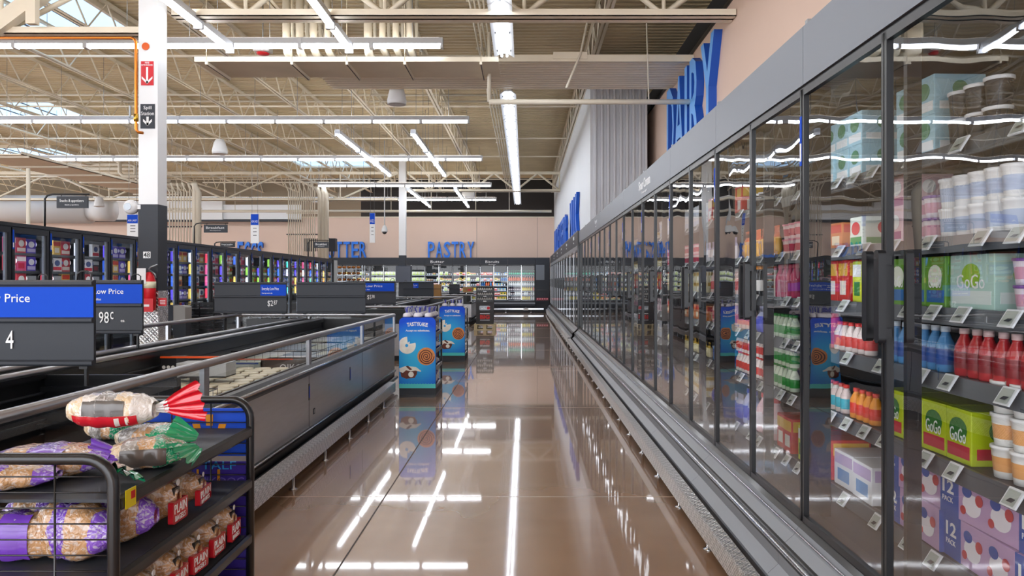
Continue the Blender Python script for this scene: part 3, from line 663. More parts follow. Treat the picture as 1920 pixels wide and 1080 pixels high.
def cooler(P=UP):
    t = thing('dairy_cooler', 'cooler', 'cooler')
    m = MB()  # lower shell, stepped out towards the aisle
    prof = [(XD, ZB), (XD-.03, ZB-.025), (XD-.05, ZB-.06), (XD-.09, ZB-.095), (XD-.1, ZB-.1), (XD-.125, ZB-.125), (XD-.12, ZB-.14), (XD-.12, ZB-.19), (XD-.17, ZB-.235), (XD-.17, ZB-.25), (XD-.155, .0)]
    m.strip(prof, 0, P-.002, [M_blackm, M_lgrey, M_lgrey, M_black, M_black, M_black, M_lgrey, M_lgrey, M_grey, M_dark])
    m.box(XD, XD+1.0, 0, P, .0, ZB+.02, M_innerd); m.build('lower_body', t)
    m = MB(); m.tube([(XD-.115, 0, ZB-.115), (XD-.115, P, ZB-.115)], .014, M_chrome, 8, caps=False); m.tube([(XD-.045, 0, ZB-.045), (XD-.045, P, ZB-.045)], .006, M_chrome, 6, caps=False); m.build('bumper_rail', t)
    m = MB(); m.box(XD+.95, XD+1.0, 0, P, ZB+.02, ZT-.01, M_inner); m.build('back_panel', t)
    m = MB(); m.box(XD+.06, XD+1.0, 0, P, ZT-.01, ZT+.03, M_inner); m.build('top_liner', t)
    m = MB(); m.box(XD-.01, XD+.02, 0, P-.004, ZT, ZH, M_grey); m.box(XD+.02, XD+1.0, 0, P-.004, ZH-.02, ZH, M_grey)
    m.box(XD, XD+.03, P-.03, P, ZH, ZH+.025, M_wire); m.build('header_panel', t)
    for z in SH:
        m = MB(); m.box(XS, XD+.95, 0, P, z-.03, z, M_innerd); m.prism([(XS-.03, z-.055), (XS, z-.05), (XS, z+.005), (XS-.012, z+.005)], 0, P, M_rail); m.build('shelf', t)
    # door frame: top, bottom, deep mullion at the unit edge
    m = MB(); m.box(XD, XD+.06, 0, P, ZB-.005, ZB+.03, M_black); m.box(XD, XD+.06, 0, P, ZT-.02, ZT+.005, M_black)
    m.box(XD+.01, XD+.115, .0, .04, ZB, ZT, M_blackm); m.build('door_frame', t)
    m = MB(); m.box(XD+.06, XD+.105, .041, .052, ZB+.1, ZT-.06, M_led); m.build('led_strip', t)
    m = MB(); m.box(XD+.06, XD+.11, P/2-.012, P/2+.012, ZB, ZT, M_black); m.build('centre_post', t)
    for s in (0, 1):
        a, b_ = (0.006, P/2-.003) if s == 0 else (P/2+.003, P-.006)
        m = MB(); e = .016
        for (y0, y1, z0, z1) in ((a, a+e, ZB, ZT-.02), (b_-e, b_, ZB, ZT-.02), (a, b_, ZB, ZB+.03), (a, b_, ZT-.05, ZT-.02)): m.box(XD-.014, XD+.012, y0, y1, z0, z1, M_black)
        d = m.build('door', t)
        m = MB(); m.add([(XD-.002, a+e, ZB+.03), (XD-.002, b_-e, ZB+.03), (XD-.002, b_-e, ZT-.05), (XD-.002, a+e, ZT-.05)], [(3, 2, 1, 0)], M_glass); m.build('door_glass', d)
        yh = P/2+(-.045 if s == 0 else .045)
        m = MB(); m.prism(rrect(yh-.018, yh+.018, 1.29, 1.605, .017), XD-.062, XD-.035, M_black, 'yz'); m.box(XD-.036, XD-.013, yh-.01, yh+.01, 1.31, 1.34, M_black); m.box(XD-.036, XD-.013, yh-.01, yh+.01, 1.555, 1.585, M_black)
        m.build('door_handle', d)
    m = MB(); m.box(XD-.016, XD-.0145, .0, .024, ZT-.36, ZT-.14, M_blue); m.box(XD-.0165, XD-.015, .003, .021, ZT-.34, ZT-.26, M_text); m.build('blue_sticker', t)
    return t
c0 = cooler(); c0.location = (0, U0+UP, 0); c0['label'] = 'black-framed two-door dairy cooler holding the lilac twelve packs, at the near end'; 
COOL = {}
for k in range(0, NU):
    if k == 1: COOL[k] = c0; continue
    COOL[k] = copy_tree(c0, loc=(0, U0+k*UP, 0), label='black-framed two-door dairy cooler with grey header, %s unit along the near run' % ORD[k])
# end frame of the near run
YE = U0+NU*UP
m = MB(); m.box(XD-.05, XD+.24, YE+.005, YE+.06, 0, ZH, M_blackm); tag(m.build('cooler_end_panel'), 'black end panel closing the near run of dairy coolers', 'end panel')
# near run header writing
m = MB(); m.text('Sour Cream', (0, 0, .0), (0, -1, 0), (0, 0, 1), .72, .1, .004, M_text, .01); m.text('Crema agria', (0, -.18, -.055), (0, -1, 0), (0, 0, 1), .34, .03, .004, M_text)
tag(m.build('sour_cream_lettering', loc=(XD-.01, 8.1, 2.47)), 'white Sour Cream lettering on the grey cooler header', 'lettering')
m = MB(); m.text('Yogurt', (0, 0, 0), (0, -1, 0), (0, 0, 1), .36, .08, .004, M_text); m.text('Yogur', (0, -.08, -.05), (0, -1, 0), (0, 0, 1), .2, .025, .004, M_text)
tag(m.build('yogurt_lettering', loc=(XD-.01, 13.2, 2.49)), 'white Yogurt lettering near the far end of the near header', 'lettering')
# tread plate guard rail on posts
def guard(X, ya, yb, label, zt=.18, s=1, xin=.06, zb=.075, zr=.0):
    t = thing('tread_plate_guard', label, 'guard rail', (X, ya, 0)); m = MB(); L = yb-ya
    pr = [(s*xin, zt+zr), (0, zt-.004), (-s*.006, zt-.012), (-s*.01, zb), (-s*.002, zb-.004), (0.004*s, zb), (.006*s, zt-.016), (s*xin, zt+zr-.01)]
    m.prism(pr if s < 0 else pr, 0, L, M_tread); m.build('tread_plate', t); m = MB()
    y = .45
    while y < L:
        mm = MB(); mm.lathe([(.032, 0), (.032, .006), (.012, .012), (.012, zt-.02)], M_chrome, c=(s*.032, y, 0), seg=12); mm.build('post', t); y += .78
    return t
guard(XD-.255, .6, 17.2, 'long tread plate guard rail on steel posts below the near dairy coolers')

# ================================================================ far run, same build but closed up: narrower view, plain shelves
XF = 1.215; FD = .76
def far_cooler():
    P = FD*2; t = thing('far_cooler', 'cooler', 'cooler'); m = MB()
    m.strip([(XF, ZB), (XF-.05, ZB-.06), (XF-.1, ZB-.1), (XF-.13, ZB-.12), (XF-.13, .26), (XF-.16, .2), (XF-.15, .0)], 0, P-.003, [M_blackm, M_lgrey, M_dark, M_black, M_lgrey, M_dark]); m.box(XF, XF+.9, 0, P, 0, ZB, M_innerd); m.build('lower_body', t)
    m = MB(); m.box(XF+.85, XF+.9, 0, P, ZB, ZH-.03, M_innerd); m.build('back_panel', t); m = MB(); m.box(XF-.01, XF+.02, 0, P-.004, 2.32, ZH, M_dark); m.box(XF-.012, XF+.03, 0, P, ZH-.01, ZH+.02, M_black); m.box(XF, XF+.9, 0, P, ZH-.03, ZH-.012, M_dark)
    m.box(XF-.008, XF, 0, P, 2.22, 2.32, M_lgrey); m.build('header_panel', t)
    for z in (.55, .9, 1.2, 1.5, 1.8): m = MB(); m.box(XF+.2, XF+.85, 0, P, z-.02, z, M_innerd); m.box(XF+.18, XF+.2, 0, P, z-.03, z+.02, M_esl); m.build('shelf', t)
    for s in (0, 1):
        a, b_ = s*FD+.004, (s+1)*FD-.004; m = MB()
        for (y0, y1, z0, z1) in ((a, a+.03, ZB, 2.22), (b_-.03, b_, ZB, 2.22), (a, b_, ZB, ZB+.05), (a, b_, 2.17, 2.22)): m.box(XF-.01, XF+.03, y0, y1, z0, z1, M_steel if s else M_black)
        d = m.build('door', t); m = MB(); m.add([(XF-.002, a+.03, ZB+.05), (XF-.002, b_-.03, ZB+.05), (XF-.002, b_-.03, 2.17), (XF-.002, a+.03, 2.17)], [(3, 2, 1, 0)], M_glass); m.build('door_glass', d)
        m = MB(); yh = b_-.05 if s == 0 else a+.05; m.box(XF-.05, XF-.03, yh-.012, yh+.012, 1.25, 1.6, M_black); m.build('door_handle', d)
    m = MB(); m.box(XF+.04, XF+.08, .035, .045, ZB+.1, 2.1, M_led); m.box(XF+.03, XF+.1, .0, .034, ZB, 2.2, M_black); m.build('led_strip', t)
    return t
f0 = far_cooler(); YF0 = YE+.08; f0.location = (0, YF0, 0); f0['label'] = 'dark glass-door cooler adjoining the black end panel'
NF = 12
for k in range(1, NF): copy_tree(f0, loc=(0, YF0+k*FD*2, 0), label='dark glass-door cooler of the far run, %s past the black end panel' % ORD[k])
guard(XF-.22, YF0+.2, 34.9, 'far tread plate guard rail leading to the corner of the far wall', zt=.2)
for k, tx in enumerate(('Milk', 'Cream', 'Juice', 'Tea', 'Eggs')):
    m = MB(); m.text(tx, (0, 0, 0), (0, -1, 0), (0, 0, 1), .45, .09, .004, M_text); m.text('Leche', (0, -.1, -.09), (0, -1, 0), (0, 0, 1), .26, .04, .004, M_text)
    tag(m.build('header_lettering', loc=(XF-.012, 18.6+k*3.1, 2.5)), 'small white %s lettering on the dark header of the far run' % tx, 'lettering')

# ================================================================ goods in the dairy coolers
PROD = {}
def carton(w_, d_, h_, base, accent, mark, txt=None, kind=0):
    """w along the shelf, d deep, h high; the face towards the aisle carries the print"""
    m = MB(); B = flat_mat(base); A = flat_mat(accent); K = flat_mat(mark)
    m.box(0, d_, -w_/2, w_/2, 0, h_, B, min(.004, h_*.03))
    e = .0012
    def face(y0, y1, z0, z1, mm): m.box(-e, 0, w_*(y0-.5), w_*(y1-.5), h_*z0, h_*z1, mm)
    def side(x0, x1, z0, z1, mm): m.box(d_*x0, d_*x1, -w_/2-e, -w_/2, h_*z0, h_*z1, mm)
    if kind == 0: face(.06, .94, .1, .34, A); m.disc((-e, 0, h_*.62), h_*.22, (-1, 0, 0), .001, K, 14, sx=min(1.3, w_/h_*1.6)); side(.1, .9, .12, .32, A); m.disc((d_*.5, -w_/2, h_*.64), h_*.2, (0, -1, 0), .001, K, 14)
    elif kind == 1: face(.05, .95, .62, .92, A); face(.2, .8, .16, .5, K); side(.05, .95, .62, .92, A); side(.2, .8, .16, .5, K)
    elif kind == 2:
        face(.74, 1., .0, 1, A); side(.0, .12, .0, 1, A); bl, rd = flat_mat('#2350a8'), flat_mat('#c8404a')
        for q in (.2, .56):
            m.disc((-e, w_*(q-.5), h_*.45), h_*.25, (-1, 0, 0), .001, K, 16, sx=1.3); m.disc((-e*2, w_*(q-.44), h_*.72), h_*.13, (-1, 0, 0), .001, bl, 14, sx=1.3); m.disc((-e*2, w_*(q-.6), h_*.62), h_*.13, (-1, 0, 0), .001, rd, 12); m.disc((-e*2, w_*(q-.39), h_*.28), h_*.1, (-1, 0, 0), .001, rd, 12)
        for q in (.35, .75): m.disc((d_*q, -w_/2, h_*.45), h_*.26, (0, -1, 0), .001, K, 16); m.disc((d_*q+.02, -w_/2-e, h_*.6), h_*.12, (0, -1, 0), .001, rd, 12)
        m.text('12', (-e*2, w_*.46, h_*.5), (0, -1, 0), (0, 0, 1), w_*.16, h_*.32, .001, M_text, .02); m.text('PACK', (-e*2, w_*.46, h_*.3), (0, -1, 0), (0, 0, 1), w_*.15, h_*.12, .001, M_text); txt = None
    if txt: m.text(txt, (-e*2, w_*.32, h_*.38), (0, -1, 0), (0, 0, 1), w_*.64, h_*.26, .001, M_text if mark != '#f4f6f8' else A)
    return m
def bottle(r, h_, body, cap, lab, neck=.45, seg=12):
    B, Cc, L = flat_mat(body, .2, .5), flat_mat(cap), flat_mat(lab)
    pr = [(r*.9, 0), (r, h_*.04), (r, h_*.16), (r*1.01, h_*.17), (r*1.01, h_*.52), (r, h_*.53), (r*.95, h_*.62), (r*neck, h_*.84), (r*neck, h_*.88), (r*neck*1.15, h_*.885), (r*neck*1.1, h_), (0.0, h_)]
    m = MB(); m.lathe(pr, B, c=(r, 0, 0), seg=seg, mats=[B, B, B, L, B, B, B, B, Cc, Cc, Cc, Cc][:len(pr)-1]); return m
def cup(r, h_, body, lid, lab):
    B, Cc, L = flat_mat(body), flat_mat(lid), flat_mat(lab)
    pr = [(r*.78, 0), (r*.84, h_*.22), (r*.85, h_*.23), (r*.93, h_*.66), (r*.94, h_*.67), (r*.97, h_*.88), (r*1.06, h_*.9), (r*1.06, h_), (r*.9, h_*1.0), (0, h_*.985)]
    m = MB(); m.lathe(pr, B, c=(r, 0, 0), seg=14, mats=[B, L, L, L, B, Cc, Cc, Cc, Cc]); return m
def pouch(w_, d_, h_, base, accent):
    m = MB(); B, A = flat_mat(base, .3, .3), flat_mat(accent, .3)
    for (z0, z1, mm) in ((0, .62, B), (.62, 1., A)):
        n = 5; rings = []
        for i in range(n+1):
            q = z0+(z1-z0)*i/n; k = math.sin(min(1, q*1.25+.1)*PI)**.5 if q < .95 else .12
            rings.append([(d_/2+d_/2*k*math.cos(a), w_/2*(.9+.1*math.cos(q*3))*math.sin(a), h_*q) for a in [2*PI*j/10 for j in range(10)]])
        vs = [v for r_ in rings for v in r_]; m.add(vs, [(i*10+j, i*10+(j+1) % 10, (i+1)*10+(j+1) % 10, (i+1)*10+j) for i in range(n) for j in range(10)], mm, True)
    return m
def proto(key, name, mb):
    if key not in PROD: PROD[key] = (name, mb.mesh(name))
    return PROD[key]
def put(key, x, y, z, rz, label, cat, group):
    name, me = PROD[key]; o = bpy.data.objects.new(name, me); C.objects.link(o); o.location = (x, y, z+.0015); o.rotation_euler = (0, 0, rz)
    return tag(o, label, cat, group)
def unit_of(y): return ORD[max(0, min(NU-1, int((y-U0)/UP)))]
SHN = ('lowest', 'second', 'third', 'fourth', 'fifth', 'topmost')
def row(si, y0, y1, key, pitch, desc, cat, stack=1, hh=0., x=XS+.015, jit=.004, skip=0.):
    y = y0+pitch/2
    while y < y1-pitch*.3:
        lab = '%s on the %s shelf, %s near cooler' % (desc, SHN[si], unit_of(y)); g = lab
        for s in range(stack):
            if R.random() < skip: continue
            if s: lab2 = '%s in tier %s, %s shelf, %s near cooler' % (desc, ('one', 'two', 'three', 'four')[s], SHN[si], unit_of(y)); g2 = lab2
            else: lab2, g2 = lab, g
            put(key, x+R.uniform(0, jit*2), y+R.uniform(-jit, jit)*.5, SH[si]+s*hh, R.uniform(-.05, .05), lab2, cat, g2)
        y += pitch
# kinds
def defc(key, name, *a, **k): proto(key, name, carton(*a, **k))
defc('sky', 'snack_carton', .14, .2, .15, '#a9d6e6', '#f2f6f8', '#4a8f6a', kind=0)
defc('green', 'pouch_carton', .135, .2, .19, '#6aa52c', '#2f6fb5', '#e9f2e0', 'GoGo', 0)
defc('mint', 'pouch_carton', .26, .2, .19, '#bfe2d8', '#e5f1ee', '#9cc93a', 'GoGo', 0)
defc('lime', 'pouch_carton', .15, .2, .19, '#c3d824', '#c8324a', '#3a7a38', 'GoGo', 0)
defc('redc', 'juice_carton', .12, .2, .2, '#d8342f', '#f0c04a', '#f4efe8', kind=1)
defc('yel', 'snack_carton', .1, .2, .19, '#d5e03a', '#f4f6f8', '#3f8a4a', kind=1)
defc('purple', 'twelve_pack_carton', .42, .3, .155, '#c4a3cf', '#2a57b0', '#f2edf6', '12', 2)
defc('whitec', 'yogurt_carton', .2, .28, .17, '#eef0f4', '#c9b6de', '#7fa8d8', kind=1)
defc('orange', 'snack_carton', .13, .2, .13, '#e0884a', '#d8433a', '#f6e7c8', kind=1)
defc('pinkc', 'yogurt_carton', .12, .2, .14, '#e9c6cf', '#b0608f', '#f4f6f8', kind=0)
defc('cream', 'butter_carton', .11, .2, .09, '#eadfb8', '#c9a13a', '#f7f4ea', kind=1)
defc('gwhite', 'snack_carton', .12, .2, .14, '#e8efe4', '#2f9a4a', '#d8343f', kind=0)
proto('whcup', 'yogurt_cup', cup(.04, .095, '#f2f3f5', '#e4e7ee', '#dfe6f4')); proto('blcup', 'yogurt_cup', cup(.045, .11, '#f4f5f7', '#f4f5f7', '#bccbe6'))
proto('pucup', 'yogurt_cup', cup(.045, .085, '#efe6ee', '#7a4a9a', '#d9a0b8')); proto('dkcup', 'yogurt_cup', cup(.045, .1, '#2b2b30', '#e8e8ea', '#16171a'))
proto('orcup', 'yogurt_cup', cup(.047, .105, '#f5f5f2', '#fafafa', '#f0b070')); proto('pkcup', 'yogurt_cup', cup(.045, .09, '#f2d9da', '#e88aa0', '#c83a56'))
proto('bluebot', 'drink_bottle', bottle(.033, .17, '#4f97d6', '#d8e6f4', '#1c4fa6')); proto('redbot', 'drink_bottle', bottle(.033, .17, '#c22a32', '#e8c8c8', '#8a1822'))
proto('magbot', 'drink_bottle', bottle(.036, .2, '#d03a6a', '#e04a6a', '#b02058')); proto('whbot', 'milk_bottle', bottle(.036, .19, '#f2efe9', '#e05a8a', '#e9d8c8'))
proto('rwbot', 'drink_bottle', bottle(.03, .14, '#f2e3de', '#e03a3a', '#d8453f')); proto('grbot', 'drink_bottle', bottle(.03, .14, '#dff0d8', '#3a9a44', '#2f9a3f'))
proto('pinkjug', 'milk_bottle', bottle(.055, .26, '#f0c9cf', '#e04a50', '#e9dfe6', .4)); proto('bluejug', 'milk_bottle', bottle(.05, .24, '#b9c3ee', '#3a4fc0', '#5a64d0', .4))
proto('dotbot', 'creamer_bottle', bottle(.038, .2, '#26262a', '#f09a3a', '#e9e6e2')); proto('pkbot', 'creamer_bottle', bottle(.034, .19, '#f0cfc6', '#f3e6e0', '#d85a5a'))
proto('redpatch', 'drink_bottle', bottle(.03, .14, '#e8d4cf', '#d93a34', '#46b4c8')); proto('mulbot', 'drink_bottle', bottle(.03, .14, '#f09a3a', '#d83a30', '#d83a30'))
proto('bluepouch', 'blue_pouch', pouch(.16, .1, .17, '#4a55c8', '#c8cdf0')); proto('yelpouch', 'cheese_pouch', pouch(.12, .07, .19, '#f0b43a', '#e86a2a')); proto('whpouch', 'cheese_pouch', pouch(.12, .07, .17, '#ebe7ee', '#b9b2d8'))
proto('yblock', 'cheese_pouch', pouch(.11, .07, .12, '#eee3b0', '#d8b23a'))
CT = 'food carton'; BO = 'bottle'; CU = 'cup'
# topmost shelf
row(5, 2.45, 2.78, 'dkcup', .1, 'black cup with white lid', CU, 2, .1); row(5, 2.8, 3.1, 'sky', .15, 'pale blue snack carton', CT, 2, .15)
row(5, 3.4, 3.85, 'sky', .15, 'pale blue snack carton', CT, 2, .15); row(5, 3.9, 4.2, 'whcup', .09, 'white yogurt cup', CU, 2, .095)
row(5, 4.25, 5.2, 'dkcup', .1, 'black cup with white lid', CU, 1); row(5, 5.3, 6.3, 'redc', .14, 'red carton', CT); row(5, 6.4, 8.6, 'whcup', .1, 'white yogurt cup', CU, 2, .095)
row(5, 8.7, 12, 'cream', .14, 'cream butter carton', CT, 1)
# fifth
row(4, 2.35, 2.82, 'blcup', .092, 'white and blue yogurt cup', CU, 2, .11); row(4, 2.83, 3.02, 'pucup', .092, 'purple-lidded yogurt cup', CU, 2, .086); row(4, 3.03, 3.2, 'pinkc', .13, 'pink yogurt carton', CT, 2, .14)
row(4, 3.4, 3.62, 'gwhite', .13, 'white and green snack carton', CT, 1); row(4, 3.62, 4.05, 'orange', .14, 'orange snack carton', CT, 1); row(4, 4.1, 4.5, 'pkcup', .1, 'pink yogurt cup', CU, 2, .09); row(4, 4.6, 5.3, 'yelpouch', .12, 'orange cheese pouch', 'pouch'); row(4, 5.5, 6.6, 'whpouch', .13, 'white cheese pouch', 'pouch')
row(4, 6.7, 8.2, 'pkcup', .1, 'pink yogurt cup', CU, 2, .09); row(4, 8.3, 12, 'yblock', .13, 'pale yellow cheese pouch', 'pouch')
# fourth
row(3, 2.2, 2.45, 'pucup', .095, 'purple-lidded yogurt cup', CU, 2, .086); row(3, 2.45, 2.72, 'mint', .265, 'mint green carton of pouches', CT); row(3, 2.72, 3.2, 'green', .142, 'green carton of pouches', CT)
row(3, 3.4, 3.55, 'yel', .12, 'yellow-green carton', CT); row(3, 3.55, 4.05, 'redc', .13, 'red carton', CT, 1); row(3, 4.3, 4.65, 'magbot', .08, 'magenta drink bottle', BO); row(3, 4.65, 4.85, 'whbot', .08, 'white milk bottle with pink cap', BO); row(3, 4.9, 5.25, 'dotbot', .085, 'black and white dotted creamer bottle', BO); row(3, 5.3, 6.2, 'pkbot', .075, 'blush creamer bottle', BO)
row(3, 6.3, 8.2, 'cream', .13, 'cream butter carton', CT, 2, .09); row(3, 8.3, 12, 'redc', .16, 'red carton', CT, 1)
# third
row(2, 2.2, 2.72, 'redbot', .072, 'dark red drink bottle', BO); row(2, 2.75, 3.2, 'bluebot', .072, 'blue drink bottle', BO)
row(2, 3.35, 3.75, 'rwbot', .066, 'white bottle with red cap', BO); row(2, 3.75, 4.15, 'magbot', .08, 'magenta drink bottle', BO); row(2, 4.3, 4.7, 'grbot', .066, 'white bottle with green label', BO); row(2, 4.75, 5.05, 'bluepouch', .15, 'blue and white cheese bag', 'pouch'); row(2, 5.1, 6.2, 'pkbot', .075, 'blush creamer bottle', BO)
row(2, 6.3, 8.2, 'orange', .15, 'orange snack carton', CT, 1); row(2, 8.3, 12, 'pinkc', .16, 'pink yogurt carton', CT, 1)
# second
row(1, 2.1, 2.5, 'orcup', .1, 'white cup with orange fruit print', CU, 3, .106, jit=.001); row(1, 2.58, 3.2, 'lime', .155, 'lime green carton of pouches', CT)
row(1, 3.3, 3.6, 'mulbot', .064, 'orange and red drink bottle', BO); row(1, 3.6, 3.9, 'redpatch', .064, 'red-capped bottle with teal label', BO); row(1, 3.92, 4.15, 'magbot', .08, 'magenta drink bottle', BO)
row(1, 4.3, 4.75, 'grbot', .066, 'white bottle with green label', BO, 2, .14, jit=.001); row(1, 4.8, 5.5, 'rwbot', .066, 'white bottle with red cap', BO, 2, .14, jit=.001); row(1, 5.55, 6.2, 'bluebot', .075, 'blue drink bottle', BO)
row(1, 6.3, 8.2, 'yblock', .13, 'pale yellow cheese pouch', 'pouch', 1); row(1, 8.3, 12, 'whcup', .1, 'white yogurt cup', CU, 2, .095)
# lowest
row(0, 1.9, 3.15, 'purple', .425, 'lilac twelve pack of yogurt with fruit print', CT, 2, .157, jit=.001); row(0, 3.3, 3.72, 'whitec', .21, 'white and lilac yogurt carton', CT); row(0, 3.74, 4.1, 'redc', .125, 'red carton', CT); row(0, 4.1, 4.2, 'yel', .11, 'yellow-green carton', CT)
row(0, 4.3, 4.6, 'redc', .13, 'red carton', CT); row(0, 4.65, 5.05, 'pinkjug', .12, 'pink milk bottle with red cap', BO); row(0, 5.1, 5.4, 'bluejug', .11, 'lavender milk bottle', BO); row(0, 5.4, 6.3, 'bluepouch', .17, 'blue and white cheese bag', 'pouch', 1)
row(0, 6.4, 8.2, 'cream', .13, 'cream butter carton', CT, 2, .09); row(0, 8.3, 12, 'whitec', .22, 'white and lilac yogurt carton', CT, 1)
# electronic price tags clipped to the shelf edges
m = MB(); m.prism([(-.022, -.03), (-.016, -.032), (.018, .022), (.012, .024)], -.036, .036, M_esl)
a, c = Vector((-.0215, -.024)), Vector((.0065, .019))
m.add([(a.x, -.028, a.y), (a.x, .028, a.y), (c.x, .028, c.y), (c.x, -.028, c.y)], [(0, 1, 2, 3)], M_eslf)
m.add([(a.x-.0004, -.022, a.y+.012), (a.x-.0004, .004, a.y+.012), (c.x-.0012, .004, c.y-.014), (c.x-.0012, -.022, c.y-.014)], [(0, 1, 2, 3)], M_dark)
proto('esl', 'shelf_price_tag', m)
for si, z in enumerate(SH):
    y = 2.0+R.uniform(0, .1)
    while y < 8.5:
        lab = 'white electronic price tag clipped to the %s shelf edge of the %s near cooler' % (SHN[si], unit_of(y))
        put('esl', XS-.035, y, z-.012, 0, lab, 'price tag', lab); y += R.choice((.18, .26, .32))
# ================================================================ upright freezers beyond the islands
XL_ = -6.4; LP = .739; LY = 9.27; LT = 2.22
def upright():
    t = thing('upright_freezer', 'freezer', 'freezer')   # local: y 0..LP, doors face +x at x = 0
    m = MB(); m.box(-.95, -.9, 0, LP, .3, LT-.05, M_innerd); m.build('back_panel', t); m = MB(); m.box(-.95, 0, 0, LP, 0, .3, M_dark); m.build('base', t); m = MB(); m.box(-.95, 0, 0, LP, LT-.05, LT, M_black); m.box(0, .02, 0, LP, LT-.035, LT+.01, M_black); m.build('top_panel', t)
    for z in (.35, .62, .9, 1.15, 1.4, 1.63, 1.86):
        m = MB(); m.box(-.85, -.08, 0, LP, z-.02, z, M_wire); m.box(-.08, -.07, 0, LP, z-.03, z+.003, M_rail); m.build('shelf', t)
    m = MB(); a, b_ = .012, LP-.012; e = .045
    for (y0, y1, z0, z1) in ((a, a+e, .3, LT-.05), (b_-e, b_, .3, LT-.05), (a, b_, .3, .36), (a, b_, LT-.12, LT-.05)): m.box(-.005, .03, y0, y1, z0, z1, M_black)
    for (y0, y1) in ((a+e, a+e+.03), (b_-e-.03, b_-e)): m.box(-.02, .012, y0, y1, .36, LT-.12, M_grey)
    d = m.build('door', t); m = MB(); y0, y1, z0, z1 = a+e+.03, b_-e-.03, .36, LT-.12
    m.add([(.01, y0, z0), (.01, y1, z0), (.01, y1, z1), (.01, y0, z1)], [(0, 1, 2, 3)], M_gl2); m.build('door_glass', d)
    m = MB(); m.tube([(.03, b_-.03, .95), (.07, b_-.03, .97), (.07, b_-.03, 1.3), (.03, b_-.03, 1.32)], .01, M_black, 6); m.build('door_handle', d)
    m = MB(); m.box(.03, .033, a+.005, a+.03, LT-.32, LT-.08, M_blue); m.box(.033, .0335, a+.008, a+.027, LT-.3, LT-.24, M_text); m.build('blue_sticker', t)
    m = MB(); m.box(-.06, -.02, .006, .014, .4, LT-.15, M_black); m.box(-.055, -.025, .015, .024, .4, LT-.15, M_led2); m.build('led_strip', t)
    return t
u0 = upright(); u0.location = (XL_, LY-3*LP, 0)
for k in range(-3, 21):
    lab = 'black glass-door upright freezer beyond the islands, ' + (('%s door past the Snacks sign' % ORD[k]) if k >= 0 else ('%s before the pillar row starts' % ('one', 'two', 'three')[-k-1]))
    if k == -3: u0['label'] = lab
    else: copy_tree(u0, loc=(XL_, LY+k*LP, 0), label=lab)
m = MB(); m.box(-.95, .05, 0, .06, 0, LT, M_black); m.box(-.05, .05, .06, .5, 0, LT-.02, mat('pale_end_panel', '#c3c8c8', .45)); m.box(-.95, -.05, .45, .5, 0, LT-.02, M_grey)
tag(m.build('freezer_end_panel', loc=(XL_, LY+21*LP, 0)), 'pale grey end panel closing the run of upright freezers', 'end panel')
defc('fz_red', 'frozen_food_box', .19, .05, .2, '#d03a4e', '#f3e9e6', '#f4f6f8', kind=0); defc('fz_pink', 'frozen_food_box', .17, .05, .2, '#e05a8a', '#f4e9ee', '#c8284a', kind=1)
defc('fz_purple', 'frozen_food_box', .17, .05, .19, '#5a4ac8', '#c9c2f4', '#eef0ff', kind=0); defc('fz_yel', 'frozen_food_box', .18, .05, .2, '#e8c060', '#d8452f', '#f7f2e4', kind=1)
defc('fz_white', 'frozen_food_box', .19, .05, .19, '#e6e8ee', '#d03a4e', '#4a5a8a', kind=0); defc('fz_dark', 'frozen_food_box', .2, .05, .18, '#34363e', '#b0b6c0', '#8a3038', kind=1)
defc('fz_teal', 'frozen_food_box', .18, .05, .18, '#4ab8a8', '#f4f6f8', '#f0e060', kind=0); defc('fz_org', 'frozen_food_box', .18, .05, .2, '#f0902a', '#f7e9c0', '#7a2a1a', kind=1)
defc('fz_green', 'frozen_food_box', .17, .05, .19, '#8ac04a', '#f4f6f8', '#d8452f', kind=0); defc('fz_blue', 'frozen_food_box', .17, .05, .19, '#3a62c8', '#dfe8ff', '#f4f6f8', kind=0)
FN = dict(fz_red='red', fz_pink='pink', fz_purple='purple', fz_yel='yellow', fz_white='white', fz_dark='dark', fz_teal='teal', fz_org='orange', fz_green='green', fz_blue='blue')
plan = {0: ('fz_pink', 'fz_red', 'fz_dark', 'fz_purple'), 1: ('fz_yel', 'fz_dark', 'fz_white', 'fz_red'), 2: ('fz_white', 'fz_red', 'fz_dark', 'fz_red'), 3: ('fz_purple', 'fz_purple', 'fz_yel', 'fz_blue'), 4: ('fz_yel', 'fz_pink', 'fz_teal', 'fz_org'),
        5: ('fz_purple', 'fz_yel', 'fz_blue', 'fz_purple'), 6: ('fz_yel', 'fz_purple', 'fz_org', 'fz_blue'), 7: ('fz_yel', 'fz_blue', 'fz_white', 'fz_white'), 8: ('fz_red', 'fz_dark', 'fz_pink', 'fz_white'), 9: ('fz_green', 'fz_yel', 'fz_red', 'fz_purple')}
FZS = {1.86: 'topmost', 1.63: 'second highest', 1.4: 'third highest', 1.15: 'fourth highest', .9: 'fifth highest'}
for k in range(-1, 21):
    pal = plan.get(k, R.sample(list(FN), 4))
    for z, zn in FZS.items():
        if z < 1.1 and k not in (5, 6, 7): continue
        y = LY+k*LP+.16
        while y < LY+(k+1)*LP-.14:
            key = R.choice(pal); n = FN[key]
            if R.random() < (.14 if z > 1.8 else .05): y += .19; continue
            lab = '%s frozen food box, %s shelf, %s' % (n, zn, ORD[k]+' freezer door past the sign' if k >= 0 else 'freezer door before the sign')
            put(key, XL_-.09, y, z, PI+R.uniform(-.1, .1), lab, 'frozen food', lab)
            y += .195
